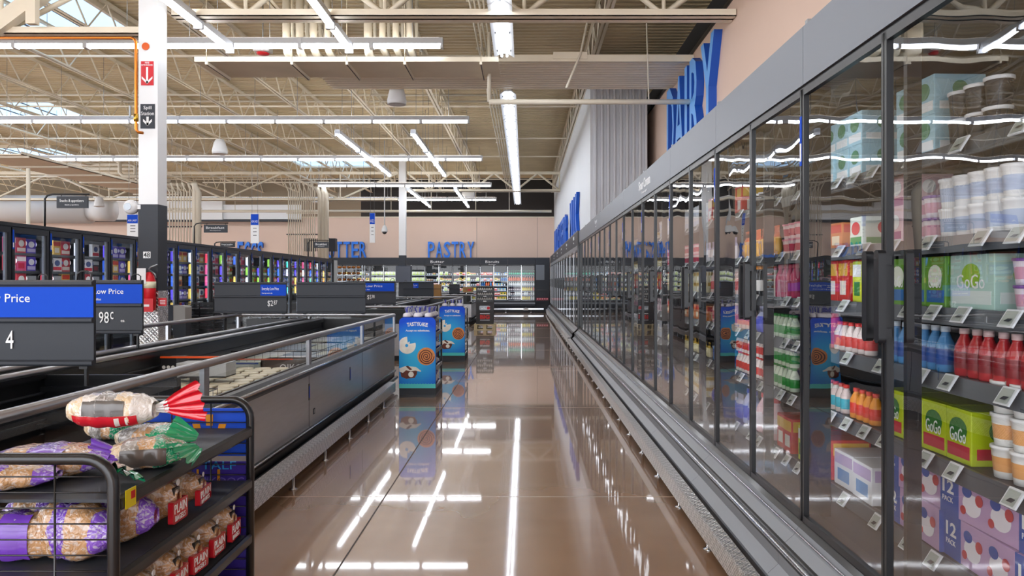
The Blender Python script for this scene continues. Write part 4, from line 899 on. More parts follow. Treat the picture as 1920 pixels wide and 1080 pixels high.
# things in front of the freezers beside the pillar
a = at(340, 600, 12.6)
m = MB(); m.prism(rrect(-.1, .12, 0, .26, .04), -.12, .12, mat('grey_bin', '#a3a29e', .4)); m.prism(rrect(-.17, -.08, -.03, .27, .03), -.14, .14, M_dark); m.box(-.1, .12, -.1, .1, -.82, 0, M_dark)
o = m.build('grey_bin', loc=(a[0], a[1], .82)); tag(o, 'grey plastic bin standing beyond the island behind the tall pillar', 'bin'); o.location.z = .83
t = thing('crate_stack', 'stack of black plastic crates standing before the upright freezers', 'crates', (at(383, 0, 13.3)[0], 13.3, 0))
for k in range(9):
    m = MB(); z = k*.125; m.box(-.26, .26, -.2, .2, z, z+.012, M_black)
    for (x0, x1, y0, y1) in ((-.26, .26, -.2, -.19), (-.26, .26, .19, .2), (-.26, -.25, -.2, .2), (.25, .26, -.2, .2)): m.box(x0, x1, y0, y1, z+.03, z+.05, M_black); m.box(x0, x1, y0, y1, z+.07, z+.085, M_black); m.box(x0, x1, y0, y1, z+.1, z+.118, M_black)
    for x in (-.25, 0, .25): m.box(x-.01, x+.01, -.2, -.185, z, z+.115, M_black)
    m.build('crate', t)

# ================================================================ far wall coolers
YC = 36.2; BP = .667; BX = .5
BSH = (.58, .8, 1.02, 1.26, 1.5, 1.78)
def backunit():
    P = 2*BP; t = thing('wall_cooler', 'cooler', 'cooler'); m = MB()
    m.box(0, P, 0, 1.2, 0, .5, M_innerd); m.box(0, P-.004, -.02, 0, .1, .3, M_dark); m.box(0, P, -.12, .0, .44, .5, M_dark); m.box(0, P, -.22, -.12, .4, .46, M_lgrey); m.box(0, P, -.2, -.02, .3, .4, M_dark); m.build('lower_body', t)
    m = MB(); m.box(0, P, 1.15, 1.2, .5, 2.26, M_inner); m.build('back_panel', t); m = MB(); m.box(0, P, 0.02, 1.2, 2.26, 2.3, M_inner); m.build('top_liner', t)
    m = MB(); m.box(0, P-.003, -.03, 0, 2.3, 2.635, M_dark); m.box(0, P, 0, 1.2, 2.6, 2.62, M_dark); m.build('header_panel', t)
    for z in BSH: m = MB(); m.box(0, P, .3, 1.1, z-.025, z, M_innerd); m.box(0, P, .28, .3, z-.035, z+.012, M_grey); m.build('shelf', t)
    for s in (0, 1):
        m = MB(); a, b_ = s*BP+.005, (s+1)*BP-.005
        for (x0, x1, z0, z1) in ((a, a+.03, .5, 2.3), (b_-.03, b_, .5, 2.3), (a, b_, .5, .56), (a, b_, 2.24, 2.3)): m.box(x0, x1, -.03, .01, z0, z1, M_black)
        d = m.build('door', t); m = MB(); m.add([(a+.03, -.01, .56), (b_-.03, -.01, .56), (b_-.03, -.01, 2.24), (a+.03, -.01, 2.24)], [(0, 1, 2, 3)], M_gl2); m.build('door_glass', d)
    m = MB(); m.box(.0, .02, .03, .06, .6, 2.2, M_led); m.box(BP-.012, BP+.012, .05, .07, .6, 2.2, M_led); m.box(.1, P-.1, .05, .08, 2.25, 2.262, M_led); m.build('led_strip', t)
    return t
b0 = backunit(); b0.location = (BX-2*BP, YC, 0)
b0['label'] = 'black two-door cooler along the far wall holding tall bottles, next to the corner'
for k in range(1, 9): copy_tree(b0, loc=(BX-2*BP*(k+1), YC, 0), label='black two-door cooler along the far blush wall, %s from the corner' % ORD[k])
m = MB(); m.box(.51, 1.21, 0, 1.2, .0, 2.3, M_dark); m.box(.51, 1.21, -.03, 1.2, 2.3, 2.635, M_dark); m.box(.54, .95, -.012, 0, 1.55, 2.28, M_grey); m.box(.54, 1.2, -.15, 0, .5, .56, M_dark); m.box(.54, 1.2, -.02, .0, 1.05, 1.09, M_black)
tag(m.build('corner_cabinet', loc=(0, YC, 0)), 'dark closed corner cabinet where the far wall meets the dairy run', 'cabinet')
defc('snackb', 'snack_box', .11, .15, .12, '#c82a44', '#2a2a30', '#f0c0c8', kind=0)
for k in range(5): put('snackb', .62+k*.115, YC-.13, .561, PI/2, 'red snack box on the ledge of the dark corner cabinet', 'food carton', 'red boxes at the corner cabinet')
proto('tealbot', 'tall_bottle', bottle(.045, .24, '#1d4a3a', '#1a8a60', '#2ab890')); proto('orbot', 'tall_bottle', bottle(.045, .22, '#e8743a', '#f4f0e8', '#e0663a')); proto('whtall', 'tall_bottle', bottle(.045, .22, '#e6ece6', '#2f9a4a', '#f4f6f8'))
proto('yeltall', 'tall_bottle', bottle(.045, .22, '#e8c83a', '#d8d23a', '#f0e060')); proto('dktall', 'tall_bottle', bottle(.04, .2, '#4a2a38', '#f4f6f8', '#d8cfd0')); proto('blutall', 'tall_bottle', bottle(.045, .2, '#5aa0d8', '#f4f6f8', '#2a6ac0'))
defc('bk_lime', 'yogurt_carton', .16, .2, .18, '#eef2e2', '#b8d84a', '#d8e890', kind=0); defc('bk_pink', 'food_carton', .14, .2, .14, '#e88a8a', '#f4e2d8', '#d0453f', kind=1); defc('bk_blue', 'food_carton', .14, .2, .14, '#5a9ad8', '#f4f6f8', '#e8d048', kind=0)
defc('bk_yel', 'food_carton', .16, .2, .15, '#f0c83a', '#f7f2d8', '#3a6a3a', kind=0); defc('bk_cream', 'food_carton', .13, .2, .12, '#eee6cc', '#e8905a', '#8ab04a', kind=1); defc('bk_org', 'food_carton', .15, .2, .14, '#f0743a', '#f7e2b8', '#f4f6f8', kind=0)
BN = dict(tealbot='teal-topped tall bottle', orbot='orange tall bottle', whtall='white tall bottle', yeltall='yellow tall bottle', dktall='dark tall bottle', blutall='blue tall bottle', bk_lime='white and lime carton', bk_pink='pink carton', bk_blue='blue carton', bk_yel='yellow carton', bk_cream='cream carton', bk_org='orange carton', whcup='white cup', orcup='white and orange cup')
bp_ = {0: (['yeltall', 'whtall'], ['whtall', 'dktall'], ['yeltall', 'yeltall', 'orbot'], ['whtall', 'tealbot'], ['orbot'], ['tealbot']), 1: (['dktall'], ['whtall', 'dktall'], ['dktall'], ['whtall', 'tealbot'], ['orbot'], ['tealbot']),
       2: (['bk_yel', 'bk_org'], ['bk_pink', 'bk_yel'], ['bk_blue', 'bk_pink'], ['bk_blue', 'whcup'], ['bk_yel', 'bk_cream', 'blutall'], ['whcup', 'bk_blue']), 3: (['bk_cream'], ['bk_blue', 'whcup'], ['bk_pink', 'bk_blue'], ['blutall', 'orbot'], ['bk_pink', 'bk_blue'], ['bk_org', 'bk_pink'])}
for k in range(15):
    for si, z in enumerate(BSH):
        if k > 3 and si < 2: continue
        if k > 9 and si < 4: continue
        if k in (8, 9, 10, 11) : pal = ['bk_lime']
        else: pal = bp_[k][si] if k in bp_ else [['bk_cream', 'whcup', 'bk_yel', 'orcup'], ['bk_cream', 'bk_yel', 'whcup', 'bk_pink'], ['whcup', 'orcup', 'bk_lime']][(k+si) % 3]
        big = pal == ['bk_lime']; x = BX-(k+1)*BP+.08
        while x < BX-k*BP-.05:
            key = R.choice(pal); lab = '%s on the %s shelf, %s far wall door from the corner' % (BN[key], SHN[si], ORD[k])
            put(key, x, YC+.33, z, PI/2, lab, 'bottle' if 'bottle' in BN[key] else 'food carton', lab); x += .17 if big else (.105 if 'bot' in key or 'tall' in key or 'cup' in key else .145)
# lettering on the far header, thin guard rail
for (x, tx, sb) in ((820, 'Butter', 'Mantequilla'), (923, 'Biscuits', 'Bisquets')):
    a = at(x, 494, YC-.04); m = MB(); m.text(tx, (-.33, 0, .0), (1, 0, 0), (0, 0, 1), .66, .13, .01, M_text); m.text(sb, (-.17, 0, -.1), (1, 0, 0), (0, 0, 1), .34, .05, .01, M_text)
    tag(m.build('header_lettering', loc=(a[0], YC-.03, a[2]+.02)), 'white %s lettering on the far dark header' % tx, 'lettering')
t = thing('wall_guard_rail', 'steel guard rail on short posts before the far wall coolers', 'guard rail', (0, YC-.55, 0)); m = MB(); m.box(-10, .9, -.03, .03, .13, .2, M_chrome); m.box(-10, .9, .0, .2, .19, .2, M_steel); m.build('rail', t)
for k in range(6): m = MB(); m.lathe([(.05, 0), (.02, .02), (.02, .14)], M_chrome, c=(.3-k*1.2, .05, 0), seg=10); m.build('post', t)
m = MB(); m.box(-.12, .12, -.02, .02, -.05, .05, M_text); m.box(-.03, .03, -.03, .4, .03, .07, M_wire); tag(m.build('floor_bracket_box', loc=(.05, YC-.62, .16)), 'little white box on the far guard rail near the corner', 'box')
# bakery shelf in front of the far coolers
t = thing('bread_shelf', 'pale wire bakery shelf with loaves before the far wall, next to the freezer end panel', 'shelf', (-8.0, 33.2, 0)); m = MB()
for x in (-.85, .75): m.box(x, x+.04, 0, .04, 0, 2.2, M_wire); m.box(x, x+.04, .5, .54, 0, 2.2, M_wire)
m.build('frame', t)
for z in (1.2, 1.5, 1.78, 2.05): m = MB(); m.box(-.85, .79, 0, .54, z-.02, z, M_wire); m.build('shelf', t)
M_crust = noisy(mat('bread_crust', '#b9702f', .55), 12., .25)
bm_ = MB(); n = 6
rings = [[(.09*math.sin(PI*min(.94, i/n+.06))**.5*math.cos(a), -.14+.28*i/n, .055+.06*math.sin(PI*min(.94, i/n+.06))**.5*math.sin(a)) for a in [2*PI*j/10 for j in range(10)]] for i in range(n+1)]
bm_.add([v for r_ in rings for v in r_], [(i*10+j, i*10+(j+1) % 10, (i+1)*10+(j+1) % 10, (i+1)*10+j) for i in range(n) for j in range(10)]+[tuple(range(10)), tuple(n*10+j for j in range(10))], M_crust, True)
proto('loaf', 'bread_loaf', bm_)
for z, zn in ((1.2, 'lowest'), (1.5, 'second'), (1.78, 'third'), (2.05, 'top')):
    for k in range(7): put('loaf', -8.7+k*.21, 33.4, z+.008, R.uniform(-.2, .2), 'brown loaf on the %s level of the pale bakery shelf' % zn, 'bread', 'loaves on the %s level of the bakery shelf' % zn)
# ================================================================ open freezer islands
IR, IL = -1.85, -4.05
def island(Y0, Y1, label, end=True):
    L = Y1-Y0; t = thing('island_freezer', label, 'freezer', (0, Y0, 0))
    m = MB()
    for (x, s) in ((IR, -1), (IL, 1)):   # long sides
        m.box(min(x, x+s*.08), max(x, x+s*.08), 0, L, .245, .71, M_stain)
        for y in [q for q in (L*.25, L*.5, L*.75)]: m.box(x-.0015, x+.0015, y-.004, y+.004, .25, .7, M_dark)
    for y in (0, L-.08): m.box(IL+.08, IR-.08, y, y+.08, .1, .71, M_stain)
    m.box(IL+.1, IR-.1, .1, L-.1, 0, .1, M_black); m.build('outer_shell', t)
    m = MB()
    for x in (IR-.1, IL+.08): m.box(x, x+.02, .08, L-.08, .15, .78, M_black)
    m.box(IL+.15, IR-.15, .08, .14, .15, .97, M_black); m.box(IL+.15, IR-.15, L-.14, L-.08, .15, .97, M_black); m.box(IL+.1, IR-.1, .08, L-.08, .42, .45, M_black); m.build('inner_liner', t)
    m = MB()   # bumper around the top of the shell
    for (x, s) in ((IR, 1), (IL, -1)):
        m.prism([(x-s*.04, .70), (x+s*.02, .70), (x+s*.035, .72), (x+s*.035, .76), (x+s*.01, .785), (x-s*.04, .785)][::s], -.03, L+.03, M_black); m.tube([(x+s*.034, 0, .75), (x+s*.034, L, .75)], .012, M_chrome, 8); m.tube([(x+s*.03, 0, .135), (x+s*.03, L, .135)], .025, M_black, 8); m.tube([(x+s*.0, 0, .225), (x+s*.0, L, .225)], .022, M_black, 8); m.tube([(x+s*.02, 0, .237), (x+s*.02, L, .237)], .007, M_chrome, 8); m.box(min(x, x-s*.05), max(x, x-s*.05), 0, L, .1, .245, M_black)
    for y in (-.03, L): m.box(IL, IR, y, y+.03, .70, .785, M_black)
    m.build('bumper', t)
    pts = [(IR, 0, 1.02), (IR, L-.05, 1.02), (IR-.05, L, 1.02), (IL+.05, L, 1.02), (IL, L-.05, 1.02), (IL, 0.05, 1.02), (IL+.05, 0, 1.02), (IR-.05, 0, 1.02)]
    m = MB(); m.tube(pts, .024, M_steel, 10, closed=True); m.build('handrail', t)
    n = max(2, round(L/2.1)); 
    for (x, s) in ((IR, 1), (IL, -1)):
        for k in range(n+1):
            y = .03+(L-.06)*k/n; m = MB(); m.box(x-.015, x+.012, y-.035, y+.035, .785, 1.005, M_steel); m.build('glass_post', t)
            if k < n:
                m = MB(); ya, yb = y+.035, .03+(L-.06)*(k+1)/n-.035; q = [(x, ya, .785), (x, yb, .785), (x, yb, 1.0), (x, ya, 1.0)]; m.add(q, [(0, 1, 2, 3)], M_gl2); m.build('glass_panel', t)
    for y in (0, L): m = MB(); m.add([(IL+.05, y, .785), (IR-.05, y, .785), (IR-.05, y, 1.0), (IL+.05, y, 1.0)], [(0, 1, 2, 3)], M_gl2); m.build('end_glass', t)
    m = MB(); m.box(-3.07, -2.83, .3, L-.2, .42, .93, M_black); m.box(-3.1, -2.8, .3, L-.2, .93, .96, M_blackm)
    for z in (.68, .76, .84): m.box(-2.83, -2.815, .3, L-.2, z, z+.01, M_dark)
    m.build('spine', t); m = MB(); m.tube([(-3.08, .3, .975), (-3.08, L-.2, .975)], .02, M_steel, 8); m.tube([(-2.82, .3, .975), (-2.82, L-.2, .975)], .02, M_steel, 8); m.build('spine_rail', t)
    return t
I1 = island(2.2, 10.6, 'long open island freezer along the aisle, beginning beside the bread rack')
I2 = island(14.0, 22.3, 'second open island freezer behind the blue pastry racks')
I3 = island(25.8, 31.0, 'third open island freezer beside the black snack display')
for (x, y, z, w_, h_) in ((IR, 6.4, .55, .008, .1), (IR, 7.9, .52, .008, .1)):
    m = MB(); m.box(0, .004, -.015, .015, -.07, .07, M_black); m.box(.004, .006, -.008, .008, -.05, .05, M_blue); m.build('side_latch', I1, loc=(IR, y-2.2, z))
m = MB(); m.box(0, .004, -.025, .025, -.025, .025, M_dark); m.box(.004, .006, -.015, .015, -.015, .015, M_wire); m.build('outlet_cover', I1, loc=(IR, 6.55-2.2, .36))
def lguard(Y0, Y1, label):
    t = thing('tread_plate_guard', label, 'guard rail', (-1.65, Y0, 0)); L = Y1-Y0; m = MB()
    m.prism([(0, .1), (.004, .1), (.006, .205), (0, .215), (-.075, .222), (-.075, .212), (-.004, .208), (0, .202)], 0, L, M_tread); m.build('tread_plate', t); y = .2
    while y < L: mm = MB(); mm.lathe([(.03, 0), (.03, .006), (.011, .012), (.011, .2)], M_chrome, c=(-.018, y, 0), seg=12); mm.build('post', t); y += .86
lguard(2.6, 9.5, 'tread plate guard rail on posts along the near island freezer'); lguard(15.0, 22.2, 'tread plate guard rail along the second island freezer'); lguard(26.0, 31.0, 'tread plate guard rail along the third island freezer')
# dark cross louvre inside the near island
m = MB(); m.box(-3.9, -2.05, 0, .05, .45, .93, M_black)
for k in range(5): m.box(-3.9, -2.05, -.03-.012*k, 0, .92-k*.07, .95-k*.07, M_blackm)
m.build('louvred_divider', I1, loc=(0, 2.2, 0))
# goods: cream tubs, flat packs, bags, wire baskets
mm = MB(); mm.lathe([(.055, 0), (.068, .1), (.072, .102), (.072, .115), (.066, .118), (.0, .116)], flat_mat('#c06a4a'), seg=20, mats=[flat_mat('#a8643f'), flat_mat('#d8cda8'), flat_mat('#f6eed4'), flat_mat('#f6eed4'), flat_mat('#f6eed4')]); proto('tub', 'dessert_tub', mm)
for i in range(5):
    for j in range(12):
        put('tub', -2.70+i*.158+(.03 if j % 2 else 0), 4.97+j*.158, .6, 0, 'round dessert tub with cream lid, in the block beside the wire basket', 'tub', 'cream-lidded tubs in the near island')
M_shelf_in = M_black
m = MB(); m.box(-2.8, -1.98, 0, 1.98, .45, .598, M_black); m.build('tub_riser', I1, loc=(0, 2.68, 0))
defc('fp1', 'frozen_flat_pack', .2, .28, .05, '#cfd8cc', '#3f5fb0', '#e8efe6', kind=1); defc('fp2', 'frozen_flat_pack', .2, .28, .05, '#dfe4ea', '#5f8f5a', '#b0c4dc', kind=1); defc('fp3', 'frozen_flat_pack', .2, .28, .06, '#9fb0c4', '#e8ecf2', '#3a4a9a', kind=0)
def top_print(key): pass
FPN = dict(fp1='pale green', fp2='white', fp3='blue-grey')
for j in range(15):
    for i in range(3):
        for s in range(3):
            key = ('fp1', 'fp2', 'fp3')[(j//3+i) % 3]; g = '%s flat frozen packs in the near island towards its far end' % FPN[key]
            put(key, -2.78+i*.29, 7.15+j*.215, .56+s*.061, R.uniform(-.04, .04), '%s flat frozen pack stacked in the far half of the near island' % FPN[key], 'frozen pack', g)
m = MB(); m.box(-2.8, -1.98, 0, 3.3, .45, .558, M_black); m.build('pack_riser', I1, loc=(0, 4.83, 0))
proto('fbag', 'frozen_bag', pouch(.26, .16, .14, '#c9a25a', '#4a3a8a')); proto('fbag2', 'frozen_bag', pouch(.26, .16, .14, '#5a5ab8', '#d8d0e8')); proto('fbag3', 'frozen_bag', pouch(.26, .16, .14, '#e0752a', '#f0d8a0'))
for j in range(20):
    for i in range(3):
        key = R.choice(('fbag', 'fbag2', 'fbag3')); nm = dict(fbag='tan', fbag2='violet', fbag3='orange')[key]
        put(key, -3.9+i*.25, 4.9+j*.275, .62, R.uniform(-.3, .3), '%s frozen food bag, pillar half of the near island' % nm, 'frozen bag', '%s bags in the pillar half of the near island' % nm)
m = MB(); m.box(-3.97, -3.1, 0, 5.6, .45, .618, M_black); m.build('bag_riser', I1, loc=(0, 2.55, 0))
def basket(x0, x1, y0, y1, z0, z1, label):
    t = thing('wire_basket', label, 'basket', (x0, y0, z0)); m = MB(); w_, d_, h_ = x1-x0, y1-y0, z1-z0
    for z in (0, h_): m.tube([(0, 0, z), (w_, 0, z), (w_, d_, z), (0, d_, z)], .004, M_blackm, 5, closed=True)
    n = int(w_/.07); 
    for k in range(n+1): m.tube([(w_*k/n, 0, h_), (w_*k/n, 0, 0), (w_*k/n, d_, 0), (w_*k/n, d_, h_)], .002, M_blackm, 4)
    n = int(d_/.07)
    for k in range(n+1): m.tube([(0, d_*k/n, h_), (0, d_*k/n, 0), (w_, d_*k/n, 0), (w_, d_*k/n, h_)], .002, M_blackm, 4)
    for q in (.33, .66): m.tube([(0, 0, h_*q), (w_, 0, h_*q), (w_, d_, h_*q), (0, d_, h_*q)], .002, M_blackm, 4, closed=True)
    m.build('wires', t)
basket(-2.62, -2.0, 4.5, 4.86, .62, .8, 'black wire basket before the cream-lidded tubs in the near island')
for k, (ya, yb) in enumerate(((7.1, 8.1), (8.2, 9.2), (9.3, 10.3))): basket(-2.79, -1.98, ya, yb, .575, .83, 'wire basket around the flat frozen packs, %s from the black carton box' % ORD[k])
# shelf-ready black boxes with orange edge
for i, (x, y, w_, tx) in enumerate(((-2.45, 6.93, .5, 'OIKOS'), (-2.79, 5.9, .02, ''))):
    if i: continue
    m = MB(); m.box(0, w_, 0, .012, 0, .17, flat_mat('#4a4440')); m.box(0, .012, 0, .22, 0, .17, flat_mat('#4a4440')); m.box(w_-.012, w_, 0, .22, 0, .17, flat_mat('#4a4440')); m.box(0, w_, .21, .22, 0, .17, flat_mat('#4a4440')); m.box(-.25, .3, -.01, .0, .17, .18, flat_mat('#d8502a'))
    m.text(tx, (w_*.35, 0, .06), (1, 0, 0), (0, 0, 1), w_*.5, .07, .002, M_text); tag(m.build('display_carton', loc=(x, y, .6)), 'brown display carton with white lettering among the tubs of the near island', 'box')
m = MB(); m.box(0, .5, -.01, 0, .14, .155, flat_mat('#e8581e')); m.box(0, .12, 0, .2, 0, .14, flat_mat('#222226')); m.box(.12, .5, 0, .2, 0, .1, flat_mat('#c8cdd2'))
for k in range(3): m.disc((.025+k*.035, -.001, .07), .014, (0, -1, 0), .001, M_text, 10)
m.box(0, .5, -.01, .2, -.01, 0, M_black); m.box(.2, .26, .05, .15, -.17, -.01, M_black); tag(m.build('display_carton', loc=(-2.79, 5.72, .77)), 'black dotted carton with orange edge strip near the spine of the island', 'box')

# ================================================================ price signs standing on the islands
def price_sign(x0, x1, Y, z0, z1, label, draw=None, foot=.03):
    t = thing('price_sign', label, 'sign', (x0, Y, z0)); w_, h_ = x1-x0, z1-z0; m = MB()
    m.box(0, w_, 0, .02, 0, h_, M_dark)
    for z in (.0, h_*.5, h_-.03): m.prism([(-.012, z), (-.02, z+.008), (-.02, z+.022), (0, z+.03), (0, z)], 0, w_, M_dark, 'yz')
    m.build('board', t); m = MB()
    for x in (w_*.12, w_-.03):
        m = MB(); m.tube([(x-.07, .03, h_), (x-.07, .03, h_+.03), (x-.05, .03, h_+.045), (x-.02, .03, h_+.045), (x, .03, h_+.03), (x, .03, -.0)], .005, M_black, 6); m.box(x-.02, x+.02, -.04, .035, -.012, 0, M_black); m.box(x-.006, x+.006, -.02, .0, -foot, -.012, M_black); m.build('wire_stand', t)
    if draw: m = MB(); draw(m, w_, h_); m.build('price_insert', t)
    return t
def ins(x0f, x1f, price, cents, px, txt='Everyday Low Price', sub='Precio bajo todos los dias', tx=None, small=''):
    def f(m, w_, h_):
        m.box(w_*x0f, w_*x1f, -.004, 0, h_*.54, h_*.92, M_blue); W = w_*(x1f-x0f); o = w_*x0f
        a, c = tx or (.06, .8)
        m.text(txt, (o+W*a, -.004, h_*.71), (1, 0, 0), (0, 0, 1), W*(c-a), h_*.13, .003, M_text); m.text(sub, (o+W*a, -.004, h_*.61), (1, 0, 0), (0, 0, 1), W*(c-a)*.62, h_*.055, .003, M_text)
        if price: m.text(price, (w_*px, -.004, h_*.2), (1, 0, 0), (0, 0, 1), .034*len(price)*1.15, h_*.21, .003, M_text)
        if cents: m.text(cents, (w_*px+.034*len(price)*1.15+.01, -.004, h_*.27), (1, 0, 0), (0, 0, 1), .025*len(cents), h_*.14, .003, M_text)
        if small: m.text(small, (w_*px+.17, -.004, h_*.22), (1, 0, 0), (0, 0, 1), .035, h_*.04, .003, M_text)
    return f
price_sign(-3.22, -2.165, 3.75, 1.075, 1.505, 'big price sign with blue Everyday Low Price strip, closest one to the bread rack', ins(0, 1, '4', '', .585, tx=(.22, .70)), foot=.1)
price_sign(-3.83, -2.97, 5.8, 1.09, 1.508, 'blue Everyday Low Price sign marked 98 cents', ins(0, 1, '98', 'c', .61, tx=(.30, .83), small='ea.'), foot=.11)
price_sign(at(402, 0, 10.6)[0], at(537, 0, 10.6)[0], 10.6, 1.045, 1.485, 'price sign on the far end rail marked 2.87, blue strip at its corner', ins(.64, .995, '$2', '87', .74, tx=(.06, .72)))
price_sign(at(557, 0, 10.6)[0], at(685, 0, 10.6)[0], 10.6, 1.045, 1.485, 'blank charcoal price sign on the far end rail of the near island')
price_sign(at(650, 0, 14.0)[0], at(742, 0, 14.0)[0], 14.0, 1.06, 1.5, 'price sign with blue strip marked 5.98 behind the blank one', ins(.0, .97, '$5', '98', .42, tx=(.06, .75)))
price_sign(at(756, 0, 22.3)[0], at(813, 0, 22.3)[0], 22.3, 1.05, 1.48, 'charcoal sign with a small blue square at the far end of the second island', ins(.33, .5, '', '', .5, txt='Low', sub='bajo'))
price_sign(at(842, 0, 25.8)[0], at(862, 0, 25.8)[0], 25.8, 1.06, 1.4, 'small blank dark sign at the near end of the third island')
# brown cartons on the third island
for i, (x0, x1, y0, y1, Y) in enumerate(((813, 826, 533, 556, 24.2), (868, 886, 538, 548, 28.))):
    a, c = at(x0, y1, Y), at(x1, y0, Y); m = MB(); M_card = mat('cardboard', '#a9814f', .7)
    zb = 1.02 if i else 0; m.box(0, c[0]-a[0], 0, .35, zb-a[2] if not i else 0, c[2]-a[2], M_card); m.box(0, c[0]-a[0], -.002, 0, (c[2]-a[2])*.6, (c[2]-a[2])*.64, M_dark)
    if i: m.box((c[0]-a[0])*.5, (c[0]-a[0])*.85, -.003, 0, (c[2]-a[2])*.3, (c[2]-a[2])*.6, M_red); m.box(.05, .1, .1, .3, -.14, 0, M_black)
    tag(m.build('cardboard_carton', loc=a), ('tall brown carton standing between the second and third island', 'brown carton with red mark on the third island')[i], 'carton')
# ================================================================ blue pastry racks
M_pan = mat('pastry_panel_print', '#1257c8', .5, spec=.25)
b = bsdf(M_pan); tc = nd(M_pan, 'ShaderNodeTexCoord'); mp = nd(M_pan, 'ShaderNodeMapping'); mp.inputs['Location'].default_value = (-.2, 0, -.5); mp.inputs['Scale'].default_value = (2.2, 0, 2.0)
mp.inputs['Location'].default_value = (-.2*2.2, 0, -.5*2.0)
gr = nd(M_pan, 'ShaderNodeTexGradient'); gr.gradient_type = 'SPHERICAL'; rp = nd(M_pan, 'ShaderNodeValToRGB')
rp.color_ramp.elements[0].color = (*lin('#0a52e0'), 1); rp.color_ramp.elements[1].color = (*lin('#3cc2fb'), 1); rp.color_ramp.elements[1].position = .8
lk(M_pan, tc.outputs['Object'], mp.inputs[0]); lk(M_pan, mp.outputs[0], gr.inputs[0]); lk(M_pan, gr.outputs[0], rp.inputs[0]); lk(M_pan, rp.outputs[0], b.inputs['Base Color'])
M_glaze = noisy(mat('donut_glaze', '#fbf6ec', .4), 20., .08); M_roll = noisy(mat('roll_crust', '#dc8a45', .45), 25., .2); M_rolld = mat('roll_cinnamon', '#5e2412', .5); M_choc = noisy(mat('cake_brown', '#6a3020', .5), 30., .4); M_teal = mat('teal_band', '#52d8d8', .45)
def spiral(m, cx, cz, r, y, turns, ma, wd):
    pts = []
    n = int(turns*22)
    for i in range(n+1): a = i/22*2*PI; q = r*i/n; pts.append((cx+q*math.cos(a), cz+q*math.sin(a), q))
    for i in range(n):
        (x0, z0, q0), (x1, z1, q1) = pts[i], pts[i+1]; u0 = max(.15, 1-wd/max(q0, .001)); u1 = max(.15, 1-wd/max(q1, .001))
        m.add([(x0, y, z0), (x1, y, z1), (cx+(x1-cx)*u1, y, cz+(z1-cz)*u1), (cx+(x0-cx)*u0, y, cz+(z0-cz)*u0)], [(0, 1, 2, 3)], ma)
BAGK = {}
def donut_bag():
    m = MB(); A = flat_mat('#e8e4ec', .2, .6); B = flat_mat('#4b4fae', .2, .6); Cc = flat_mat('#a9adb8', .15, .5)
    m.lathe([(.0, 0), (.05, .005), (.068, .04), (.06, .075), (.03, .09)], A, seg=10, mats=[A, B, A, A, A], sy=.8)
    for k in range(7):
        a = k*2*PI/7; m.add([(.02*math.cos(a), .02*math.sin(a), .08), (.02*math.cos(a+.7), .02*math.sin(a+.7), .08), (.05*math.cos(a+.5), .04*math.sin(a+.5), .15), (.045*math.cos(a), .04*math.sin(a), .16)], [(0, 1, 2, 3)], Cc if k % 2 else B)
    return m
proto('donutbag', 'pastry_bag', donut_bag())
